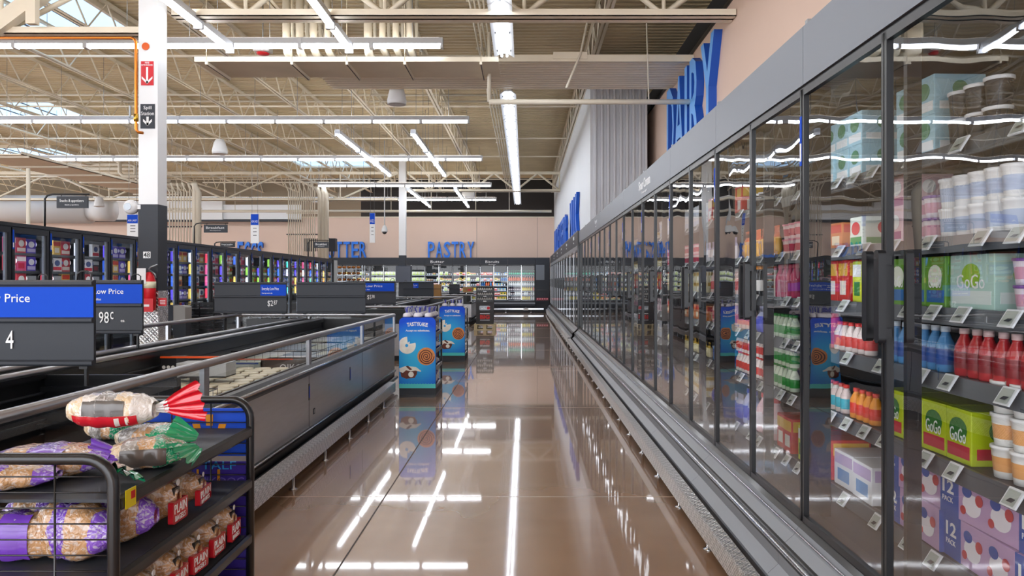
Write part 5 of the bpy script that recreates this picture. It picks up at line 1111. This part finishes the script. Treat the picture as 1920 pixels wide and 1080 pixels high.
def pastry_rack(x, y, label, cnt, near):
    W, D, HT = .47, .78, 1.03; t = thing('pastry_rack', label, 'display rack', (x, y, 0)); m = MB()
    m.box(0, W, 0, D, 0, .03, M_black); m.box(.0, W, 0, .03, .03, .115, M_dark); m.box(W-.02, W, .03, D, .03, .12, M_dark); m.box(0, .02, .03, D, .03, .12, M_dark)
    for xx in (0, W-.025):
        for yy in (.03, D-.025): m.box(xx, xx+.025, yy, yy+.025, .12, HT-.06, M_blackm)
    m.build('frame', t)
    for z in (.12, .36, .58, .80): m = MB(); m.box(.02, W-.01, .03, D, z-.012, z, M_blackm); m.box(W-.012, W, .03, D, z-.015, z+.03, M_wire); m.build('shelf', t)
    m = MB(); m.prism(rrect(0, W, .12, HT, .06, 6, (0, 0, 1, 1)), -.008, .002, M_pan); m.prism(rrect(-.004, W+.004, .115, HT+.004, .062, 6, (0, 0, 1, 1)), .002, .008, M_black)
    v = lambda q: .12+(HT-.12)*q
    # donut with a bite out of it
    pts = []; cx, cz, r = W*.22, v(.607), .112; N = 40
    for i in range(N):
        a = 2*PI*i/N; q = r
        if .12*PI < a < .5*PI: q = r*(.42+.12*math.cos((a-.31*PI)*9))
        px_ = max(.004, cx+q*math.cos(a)); pts.append((px_, cz+q*math.sin(a)*.98))
    m.prism(pts, -.011, -.008, M_glaze); m.disc((cx-.005, -.011, cz-.003), .02, (0, -1, 0), .001, M_pan, 14)
    # cinnamon roll
    cx, cz, r = W*.745, v(.45), .114; m.disc((cx, -.008, cz), r, (0, -1, 0), .004, M_roll, 36); spiral(m, cx, cz, r*.93, -.0125, 4.0, M_rolld, .013)
    # cream-filled cake
    cx, cz = W*.3, v(.2)
    m.prism([(.012, cz+.04), (.03, cz-.035), (.09, cz-.06), (.2, cz-.05), (.23, cz), (.235, cz+.045), (.12, cz+.07)], -.011, -.008, M_choc)
    m.prism([(.006, cz+.03), (.004, cz+.075), (.09, cz+.105), (.22, cz+.09), (.285, cz+.04), (.28, cz+.03), (.21, cz+.045), (.15, cz+.035), (.09, cz+.05), (.05, cz+.015)], -.0135, -.011, M_glaze)
    m.disc((.155, -.0136, cz-.005), .036, (0, -1, 0), .001, M_glaze, 18); m.prism([(.085, cz+.1), (.115, cz+.108), (.17, cz+.06), (.14, cz+.05)], -.0145, -.0135, M_choc)
    # teal wave band
    wv_ = [(0, .12)]+[(W, .12)]+[(W-W*k/26, .172+(.008 if k % 2 else 0)) for k in range(27)]; m.prism(wv_, -.0105, -.008, M_teal)
    n = 9
    for i, ch in enumerate('TASTYKAKE'):
        q = (i-(n-1)/2)/(n/2); m.text(ch, (W*(.5+q*.28)-.014, -.008, v(.882)-abs(q)**2*.014), (1, 0, -q*.12), (q*.12, 0, 1), .03, .05, .004, M_text, .035)
    m.text('Accept no substitutes.', (W*.18, -.008, v(.795)), (1, 0, 0), (0, 0, 1), W*.66, .032, .003, M_text, .03)
    m.build('printed_end_panel', t)
    for si, z in enumerate((.12, .36, .58, .80)):
        for k in range(6):
            for j in range(2):
                put('donutbag', x+W-.09-.17*j, y+.11+k*.112, z, R.uniform(0, 6), 'bagged pastry with crinkled top on the %s shelf, %s blue rack' % (SHN[si], near), 'bagged pastry', 'bagged pastries on the %s shelf of the %s blue rack' % (SHN[si], near))
    m = MB(); m.box(.02, W-.01, .03, D, .985, .998, M_blackm); m.build('top_shelf', t)
    for k in range(cnt):
        for j in range(3): put('donutbag', x+.09+.14*j, y+.1+k*.115, .998, R.uniform(0, 6), 'bagged pastry with crinkled top standing on top of the %s blue rack' % near, 'bagged pastry', 'bagged pastries on top of the %s blue rack' % near)
pastry_rack(-1.62, 9.63, 'blue pastry rack with donut and roll print, beside the end of the near island', 6, 'first')
pastry_rack(-1.58, 13.82, 'second blue pastry rack, standing behind the first one', 1, 'second')
# black snack display on a pallet
t = thing('snack_display', 'black snack display with red BIG lettering on a pale pallet', 'display', (-1.5, 23, 0)); W = .53; m = MB()
m.box(0, W, 0, .5, .18, .86, mat('display_black', '#1d1414', .45)); m.box(0, .02, 0, .5, .86, 1.34, M_black); m.box(W-.02, W, 0, .5, .86, 1.34, M_black); m.box(0, W, .46, .5, .86, 1.34, M_black); m.box(0, W, 0, .5, 1.32, 1.345, M_black)
m.build('body', t)
m = MB(); m.text('BIG', (.12, 0, .33), (1, 0, 0), (0, 0, 1), .3, .13, .004, flat_mat('#e2231c'), .06); m.box(.12, .42, -.004, 0, .48, .51, M_text); m.box(.12, .42, -.004, 0, .29, .305, M_text)
m.prism(rrect(.1, .43, .6, .74, .04), -.004, 0, M_wire); m.text('wild', (.14, -.004, .63), (1, 0, 0), (0, 0, 1), .18, .07, .004, M_text, .02); m.disc((.38, -.004, .67), .05, (0, -1, 0), .003, M_red); m.build('front_print', t)
for z in (.88, 1.03, 1.18): m = MB(); m.box(.02, W-.02, -.01, .46, z-.02, z, M_black); m.box(.02, W-.02, -.02, -.01, z-.03, z+.03, M_black); m.box(.22, .32, -.022, -.02, z-.012, z+.012, M_text); m.build('shelf', t)
for z, zn in ((.88, 'lowest'), (1.03, 'middle'), (1.18, 'top')):
    for k in range(7): put('whtall' if False else 'jerky', 0, 0, 0, 0, 'x', 'x', 'x') if False else None
m = MB(); m.prism([(-.025, 0), (.025, 0), (.028, .06), (.015, .11), (-.015, .11), (-.028, .06)], -.012, .012, flat_mat('#d9d2c8', .3)); m.box(-.02, .02, -.014, -.012, .02, .05, M_black); proto('jerky', 'snack_pouch', m)
for z, zn in ((.88, 'lowest'), (1.03, 'middle'), (1.18, 'top')):
    for k in range(7): put('jerky', -1.5+.06+k*.068, 23.06, z, 0, 'small pale snack pouch on the %s shelf of the black BIG display' % zn, 'snack pouch', 'pouches on the %s shelf of the black display' % zn)
M_wood = noisy(mat('pale_pallet_wood', '#dccfa6', .6), 6., .12)
t = thing('pallet', 'pale wooden pallet under the black snack display', 'pallet', (-1.56, 22.9, 0)); 
for z in (0.0, .15): m = MB(); m.box(0, .66, 0, .7, z, z+.025, M_wood); m.build('deck_board', t)
for x in (0, .28, .56): m = MB(); m.box(x, x+.1, 0, .7, .025, .15, M_wood); m.build('block', t)
# ================================================================ black bread rack in front
RX0, RX1, RY0, RY1 = -1.52, -1.03, 1.87, 2.80
t = thing('bread_rack', 'black metal bread rack with wire ends beside the near island', 'rack', (0, 0, 0)); BR = t
def endframe(y, left=True):
    z0, z1, r = .02, 1.055, .07; a, c = RX0, RX1
    pts = [(a, y, z0)]+[(a+r-r*math.cos(q), y, z1-r+r*math.sin(q)) for q in [k*PI/2/6 for k in range(7)]]+[(c-r+r*math.sin(q), y, z1-r+r*math.cos(q)) for q in [k*PI/2/6 for k in range(7)]]+[(c, y, z0)]
    m = MB(); m.tube(pts, .015, M_blackm, 10); m.tube([(a, y, .09), (c, y, .09)], .012, M_blackm, 8); m.build('end_tube', BR); m = MB()
    z = 1.01
    while z > .1: m.tube([(a, y, z), (c, y, z)], .0022, M_blackm, 5); z -= .0394
    x = c-.147
    while x > a: m.tube([(x, y, .09), (x, y, 1.04)], .0028, M_blackm, 5); x -= .147
    m.build('wire_mesh', BR)
endframe(RY0); endframe(RY1)
RS = (.95, .755, .55, .33)
for z in RS:
    m = MB(); m.box(RX0+.01, RX1-.01, RY0+.01, RY1-.01, z-.008, z, M_dark); m.build('shelf', BR)
    m = MB(); m.prism([(RX1-.012, z-.032), (RX1+.006, z-.032), (RX1+.012, z-.024), (RX1+.012, z+.0), (RX1+.004, z+.008), (RX1-.012, z+.0)], RY0+.012, RY1-.012, M_blackm); m.build('shelf_lip', BR)
m = MB(); m.box(.0, .002, 0, .05, -.02, .028, flat_mat('#f2e21e')); m.box(.002, .0025, .025, .045, .0, .02, M_red); m.build('shelf_tag', BR, loc=(RX1+.013, RY0+.03, RS[0]-.012))
# poster on the far end, seen from its printed back
m = MB(); pw = RX1-RX0-.04; x0 = RX0+.02
M_pur = noisy(mat('poster_purple', '#3b2a8c', .35), 3., .2); M_pblue = noisy(mat('poster_blue', '#1a4fd0', .35), 3., .15)
m.box(x0, x0+pw, 0, .004, .1, .82, M_pur); m.box(x0, x0+pw, 0, .004, .84, 1.02, M_pblue)
og = flat_mat('#f0a020'); bl = flat_mat('#3aa0e8')
for (cx, cz, an) in ((RX1-.16, .985, 0), (RX1-.2, .95, 1), (RX1-.12, .95, -1)):
    m.prism([(cx-.012, cz-.03), (cx+.012, cz-.03), (cx+.014+an*-.01, cz+.012), (cx-.014+an*-.01, cz+.012)], -.002, 0, og)
m.text('TALF', (RX1-.19, -.0, .85-.06), (1, 0, 0), (0, 0, 1), .13, .03, .002, bl); m.text('EIKOOC', (RX1-.19, 0, .735), (1, 0, 0), (0, 0, 1), .16, .024, .002, flat_mat('#7a6ac8'))
m.box(RX1-.3, RX1-.2, -.002, 0, .76, .768, og); m.box(RX1-.208, RX1-.2, -.002, 0, .76, .79, og); m.box(RX1-.13, RX1-.12, -.002, 0, .735, .79, og)
tag(m.build('printed_poster', loc=(0, RY1+.018, 0)), 'blue and purple poster behind the far wire end of the bread rack', 'poster')

def bagmat(name, stops, rough=.22, bump=.6, clear='#cfc6bd'):
    """printed clear film over bread: colour bands along the pack, crinkles"""
    m = mat(name, stops[0][1], rough, coat=.8); b = bsdf(m)
    tc = nd(m, 'ShaderNodeTexCoord'); sx = nd(m, 'ShaderNodeSeparateXYZ'); lk(m, tc.outputs['Generated'], sx.inputs[0])
    n = nd(m, 'ShaderNodeTexNoise', Scale=22., Detail=4.); lk(m, tc.outputs['Object'], n.inputs['Vector'])
    ad = nd(m, 'ShaderNodeMath', _operation='MULTIPLY_ADD'); ad.inputs[1].default_value = .16; lk(m, n.outputs[0], ad.inputs[0]); lk(m, sx.outputs[0], ad.inputs[2])
    sb = nd(m, 'ShaderNodeMath', _operation='SUBTRACT'); sb.inputs[1].default_value = .08; lk(m, ad.outputs[0], sb.inputs[0])
    r = nd(m, 'ShaderNodeValToRGB'); cr = r.color_ramp; cr.interpolation = 'CONSTANT'
    cr.elements[0].position = 0; cr.elements[0].color = (*lin(stops[0][1]), 1); cr.elements[1].position = stops[1][0]; cr.elements[1].color = (*lin(stops[1][1]), 1)
    for p_, c_ in stops[2:]: e = cr.elements.new(p_); e.color = (*lin(c_), 1)
    lk(m, sb.outputs[0], r.inputs[0])
    # white flecks: glints of the film painted into the colour as noise
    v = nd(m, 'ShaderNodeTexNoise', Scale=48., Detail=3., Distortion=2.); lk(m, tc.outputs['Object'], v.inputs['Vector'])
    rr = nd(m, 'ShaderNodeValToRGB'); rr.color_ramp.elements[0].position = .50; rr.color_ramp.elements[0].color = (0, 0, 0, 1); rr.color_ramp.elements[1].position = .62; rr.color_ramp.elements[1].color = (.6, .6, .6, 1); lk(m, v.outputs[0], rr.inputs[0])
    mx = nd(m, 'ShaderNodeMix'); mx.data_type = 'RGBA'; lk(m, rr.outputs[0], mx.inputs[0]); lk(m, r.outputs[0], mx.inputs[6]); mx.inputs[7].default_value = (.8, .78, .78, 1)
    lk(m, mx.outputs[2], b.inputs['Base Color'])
    bp = nd(m, 'ShaderNodeBump', Strength=bump, Distance=.012); n2 = nd(m, 'ShaderNodeTexNoise', Scale=34., Detail=3., Distortion=1.5); lk(m, tc.outputs['Object'], n2.inputs['Vector']); lk(m, n2.outputs[0], bp.inputs['Height']); lk(m, bp.outputs[0], b.inputs['Normal']); lk(m, bp.outputs[0], b.inputs['Coat Normal'])
    return m
TAN = '#c79a6c'; TANL = '#dcc3a0'
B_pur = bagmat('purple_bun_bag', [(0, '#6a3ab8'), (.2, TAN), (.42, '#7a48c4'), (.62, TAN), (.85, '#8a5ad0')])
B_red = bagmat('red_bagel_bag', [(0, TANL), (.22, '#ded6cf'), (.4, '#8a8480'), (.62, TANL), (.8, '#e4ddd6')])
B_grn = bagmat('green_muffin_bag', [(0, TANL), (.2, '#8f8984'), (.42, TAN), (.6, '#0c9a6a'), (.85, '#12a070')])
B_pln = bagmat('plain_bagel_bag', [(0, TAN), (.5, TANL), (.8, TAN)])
M_tailr, M_tailg, M_tailp = flat_mat('#d8142a', .2, .8), flat_mat('#0f9a68', .2, .8), flat_mat('#6a3ab8', .2, .8)
M_film = mat('clear_film', '#d9d4d2', .15, coat=1.)
def lumpy(m, L, W, Hh, ma, seed, buns=4, n=30, seg=22, pw=.42):
    """bagged rolls lying along x: rounded pack, swelling over each roll, pinched at the ends"""
    r_ = random.Random(seed); vs = []
    for i in range(n+1):
        q = i/n; e = min(1, math.sin(PI*min(.985, max(.015, q)))**pw*1.02); bun = 1-.09*(1-abs(math.cos(q*PI*buns)))
        for j in range(seg):
            a = 2*PI*j/seg; cx, sx_ = math.cos(a), math.sin(a); ex = lambda c: math.copysign(abs(c)**.72, c); w = 1+r_.uniform(-.06, .06)
            vs.append(((q-.5)*L, ex(cx)*W/2*e*bun*w, Hh/2+ex(sx_)*Hh/2*e*bun*(w if sx_ > 0 else 1)))
    fs = [(i*seg+j, i*seg+(j+1) % seg, (i+1)*seg+(j+1) % seg, (i+1)*seg+j) for i in range(n) for j in range(seg)]+[tuple(range(seg)), tuple(n*seg+j for j in range(seg))[::-1]]
    return m.add(vs, fs, ma, True)
def band(m, L, W, Hh, q0, q1, a0, a1, buns, ma, n=12, seg=8, pw=.26):
    """a printed patch lying on the pack, from q0 to q1 along it and a0 to a1 around it (pi is the side towards -y)"""
    vs = []
    for i in range(n+1):
        q = q0+(q1-q0)*i/n; e = min(1, math.sin(PI*q)**pw*1.02); bun = 1-.09*(1-abs(math.cos(q*PI*buns)))
        for j in range(seg+1):
            a = a0+(a1-a0)*j/seg; c_, s_ = math.cos(a), math.sin(a); ex = lambda c: math.copysign(abs(c)**.72, c)
            vs.append(((q-.5)*L, ex(c_)*W/2*e*bun*1.045, Hh/2+ex(s_)*Hh/2*e*bun*1.045))
    return m.add(vs, [(i*(seg+1)+j, i*(seg+1)+j+1, (i+1)*(seg+1)+j+1, (i+1)*(seg+1)+j) for i in range(n) for j in range(seg)], ma, True)
def tail(m, o, d, L, W, ma, seed, neck=.012, roll=.5):
    """crinkled film fanning out past the tie"""
    r_ = random.Random(seed); o = Vector(o); d = Vector(d).normalized(); s = d.cross(Vector((0, 0, 1))).normalized(); u = s.cross(d); s, u = s*math.cos(roll)+u*math.sin(roll), u*math.cos(roll)-s*math.sin(roll); n = 14; vs = []; steps = 5
    for i in range(steps+1):
        q = i/steps
        for j in range(n+1):
            a = (j/n-.5); wd = neck+(W-neck)*q**.8; vs.append(o+d*L*q*(1+.03*math.cos(j*2.1)*q)+s*wd*a+u*(math.sin(j*1.9+seed)*.006*q*W/.1+r_.uniform(-.003, .003)))
    fs = [(i*(n+1)+j, i*(n+1)+j+1, (i+1)*(n+1)+j+1, (i+1)*(n+1)+j) for i in range(steps) for j in range(n)]
    k = len(vs); vs2 = [v+u*.002 for v in vs]; return m.add(vs+vs2, fs+[tuple(q+k for q in f[::-1]) for f in fs], ma, True)
def bag(x, y, z, rz, L, W, Hh, ma, tl, label, tailkind=None, ry=0., tag_=None, buns=4, seed=1, tl_L=.09, tl_W=.12, tdir=(1, 0, .3), roll=.6, pw=.42):
    t = thing('bread_bag', label, 'bread bag', (x, y, z), rz); t.rotation_euler = (0, ry, rz); m = MB(); lumpy(m, L, W, Hh, ma, seed, buns, pw=pw); m.build('bagged_rolls', t)
    if tailkind: m = MB(); tail(m, (L/2-.01, 0, Hh*.5), tdir, .05, .05, M_film, seed, roll=roll); tail(m, (L/2+.025, 0, Hh*.5+.006), tdir, tl_L, tl_W, tailkind, seed+1, .03, roll=roll); m.build('bag_tail', t)
    if tag_ == 'red': m = MB(); band(m, L, W, Hh, .1, .86, PI+.12, PI+.95, buns, flat_mat('#c8202e', .25, .5)); band(m, L, W, Hh, .24, .72, PI-.6, PI+.1, buns, flat_mat('#5a5654', .3, .5)); band(m, L, W, Hh, .62, .76, PI+.2, PI+.8, buns, flat_mat('#e6dfd8')); m.build('printed_band', t)
    if tag_ == 'green': m = MB(); band(m, L, W, Hh, .2, .75, PI-.4, PI+.5, buns, flat_mat('#4a423e', .3, .5)); m.build('printed_band', t)
    if tag_ == 'purple': m = MB(); band(m, L, W, Hh, .45, .7, PI-1.2, PI+.9, buns, flat_mat('#7a48c4', .25, .5)); m.build('printed_band', t)
    if tag_ == 'end':  # loaf with its closed printed end towards the aisle (+x)
        m = MB(); m.prism(rrect(-W*.44, W*.44, Hh*.1, Hh*.5, .008), L/2-.012, L/2+.004, flat_mat('#c8202e', .25, .5), 'yz'); m.prism(rrect(-W*.18, W*.14, Hh*.56, Hh*.72, .006), L/2-.03, L/2-.006, flat_mat('#33302e', .3, .5), 'yz')
        m.text('PLAIN', (L/2+.004, -W*.36, Hh*.28), (0, 1, 0), (0, 0, 1), W*.72, Hh*.17, .001, M_text); m.text('BAGELS', (L/2+.004, -W*.32, Hh*.14), (0, 1, 0), (0, 0, 1), W*.6, Hh*.1, .001, M_text)
        m.disc((L/2-.006, W*.02, Hh*.8), Hh*.06, (1, 0, 0), .002, M_text, 12); m.build('printed_end', t)
    return t
Z1, Z2, Z3, Z4 = [z+.001 for z in RS]
# top shelf
bag(-1.35, 2.12, Z1, .1, .34, .2, .085, B_pur, 1, 'purple and clear bag of buns lying on top near the wire end', M_tailp, tag_='purple', buns=4, seed=3, tdir=(-1, -.2, .2))
bag(-1.39, 1.98, Z1, .05, .3, .13, .07, B_pur, 1, 'low bag of brown rolls just behind the near wire end, top shelf', None, buns=5, seed=4)
bag(-1.11, 2.2, Z1, .35, .22, .15, .09, B_grn, 1, 'green-tied bag of muffins on the top shelf at its aisle edge', M_tailg, tag_='green', buns=3, seed=5, tl_W=.1, tdir=(-.6, -1, -.1))
bag(-1.2, 2.42, Z1, -.2, .26, .17, .085, B_grn, 1, 'green and clear bag lying under the red-tied bag', M_tailg, buns=4, seed=6, tdir=(-1, -.5, .4))
bag(-1.30, 2.36, Z1+.088, .06, .26, .13, .11, B_red, 1, 'red-banded bagel bag with a flaring red tail, topmost on the rack', M_tailr, tag_='red', buns=5, seed=8, tl_L=.12, tl_W=.15, tdir=(1, 0, .15), roll=1.35, pw=.26)
bag(-1.43, 2.6, Z1, .1, .18, .16, .085, B_grn, 1, 'green-printed bag at the back of the top shelf by the poster', None, buns=3, seed=9)
m = MB(); tail(m, (0, 0, 0), (.75, -.66, -.12), .11, .13, M_tailg, 12, .03); tail(m, (0, 0, .002), (.6, -.8, .1), .1, .1, M_film, 14, .02)
tag(m.build('loose_bag_end', loc=(-1.15, 2.06, Z1+.05)), 'bright green crinkled bag end spilling over the top shelf edge', 'bag end')
# second shelf
def eb(y, z, label, ma, W, Hh, seed, tg='end', L=.26, dx=0., rz=0.): return bag(RX1-.02-L/2+dx, y, z, rz, L, W, Hh, ma, 1, label, None, tag_=tg, buns=3, seed=seed)
eb(2.0, Z2, 'purple bag of buns on the second shelf beside the near wire end, aisle side', B_pur, .12, .16, 21, None, rz=-.3, dx=-.03)
eb(2.13, Z2, 'brown and purple bread bag on the second shelf, between purple and red-labelled ones', B_pur, .11, .15, 22, None)
eb(2.27, Z2, 'red-labelled bagel bag standing on the second shelf, first of its kind there', B_pln, .11, .165, 23)
eb(2.46, Z2, 'red-labelled bagel bag on the second shelf towards the poster end', B_pln, .13, .13, 24, dx=-.01, rz=.1)
eb(2.42, Z2+.0, 'dark red bagel bag hiding behind the labelled ones on the second shelf', B_red, .14, .12, 25, 'red', dx=-.2)
bag(-1.36, 2.0, Z2, .02, .3, .11, .13, B_pur, 1, 'purple and tan bun bag seen through the near wire end, second shelf', M_tailp, tag_='purple', buns=4, seed=26, tdir=(-1, .2, .4))
bag(-1.34, 2.12, Z2, .02, .28, .1, .15, B_pur, 1, 'purple bag with a red top edge behind the first bun bag, second shelf', None, buns=4, seed=27)
# third shelf
for i, (y, W, Hh) in enumerate(((1.97, .13, .14), (2.12, .125, .15), (2.27, .12, .15), (2.42, .115, .15), (2.56, .115, .155), (2.7, .115, .16))):
    eb(y, Z3, 'PLAIN BAGELS bag on the third shelf, %s from the near wire end' % ORD[i], B_pln, W, Hh, 30+i, rz=.06*(i % 3-1))
bag(-1.4, 1.99, Z3, .05, .22, .13, .1, B_pur, 1, 'purple bun bag on the third shelf behind the near wire end', None, tag_='purple', buns=3, seed=41)
for i, y in enumerate((2.0, 2.16, 2.32, 2.48, 2.64)): eb(y, Z4, 'bagel bag on the lowest shelf, %s from the near wire end' % ORD[i], B_pln if i % 2 else B_grn, .13, .14, 50+i, 'end', rz=.05)
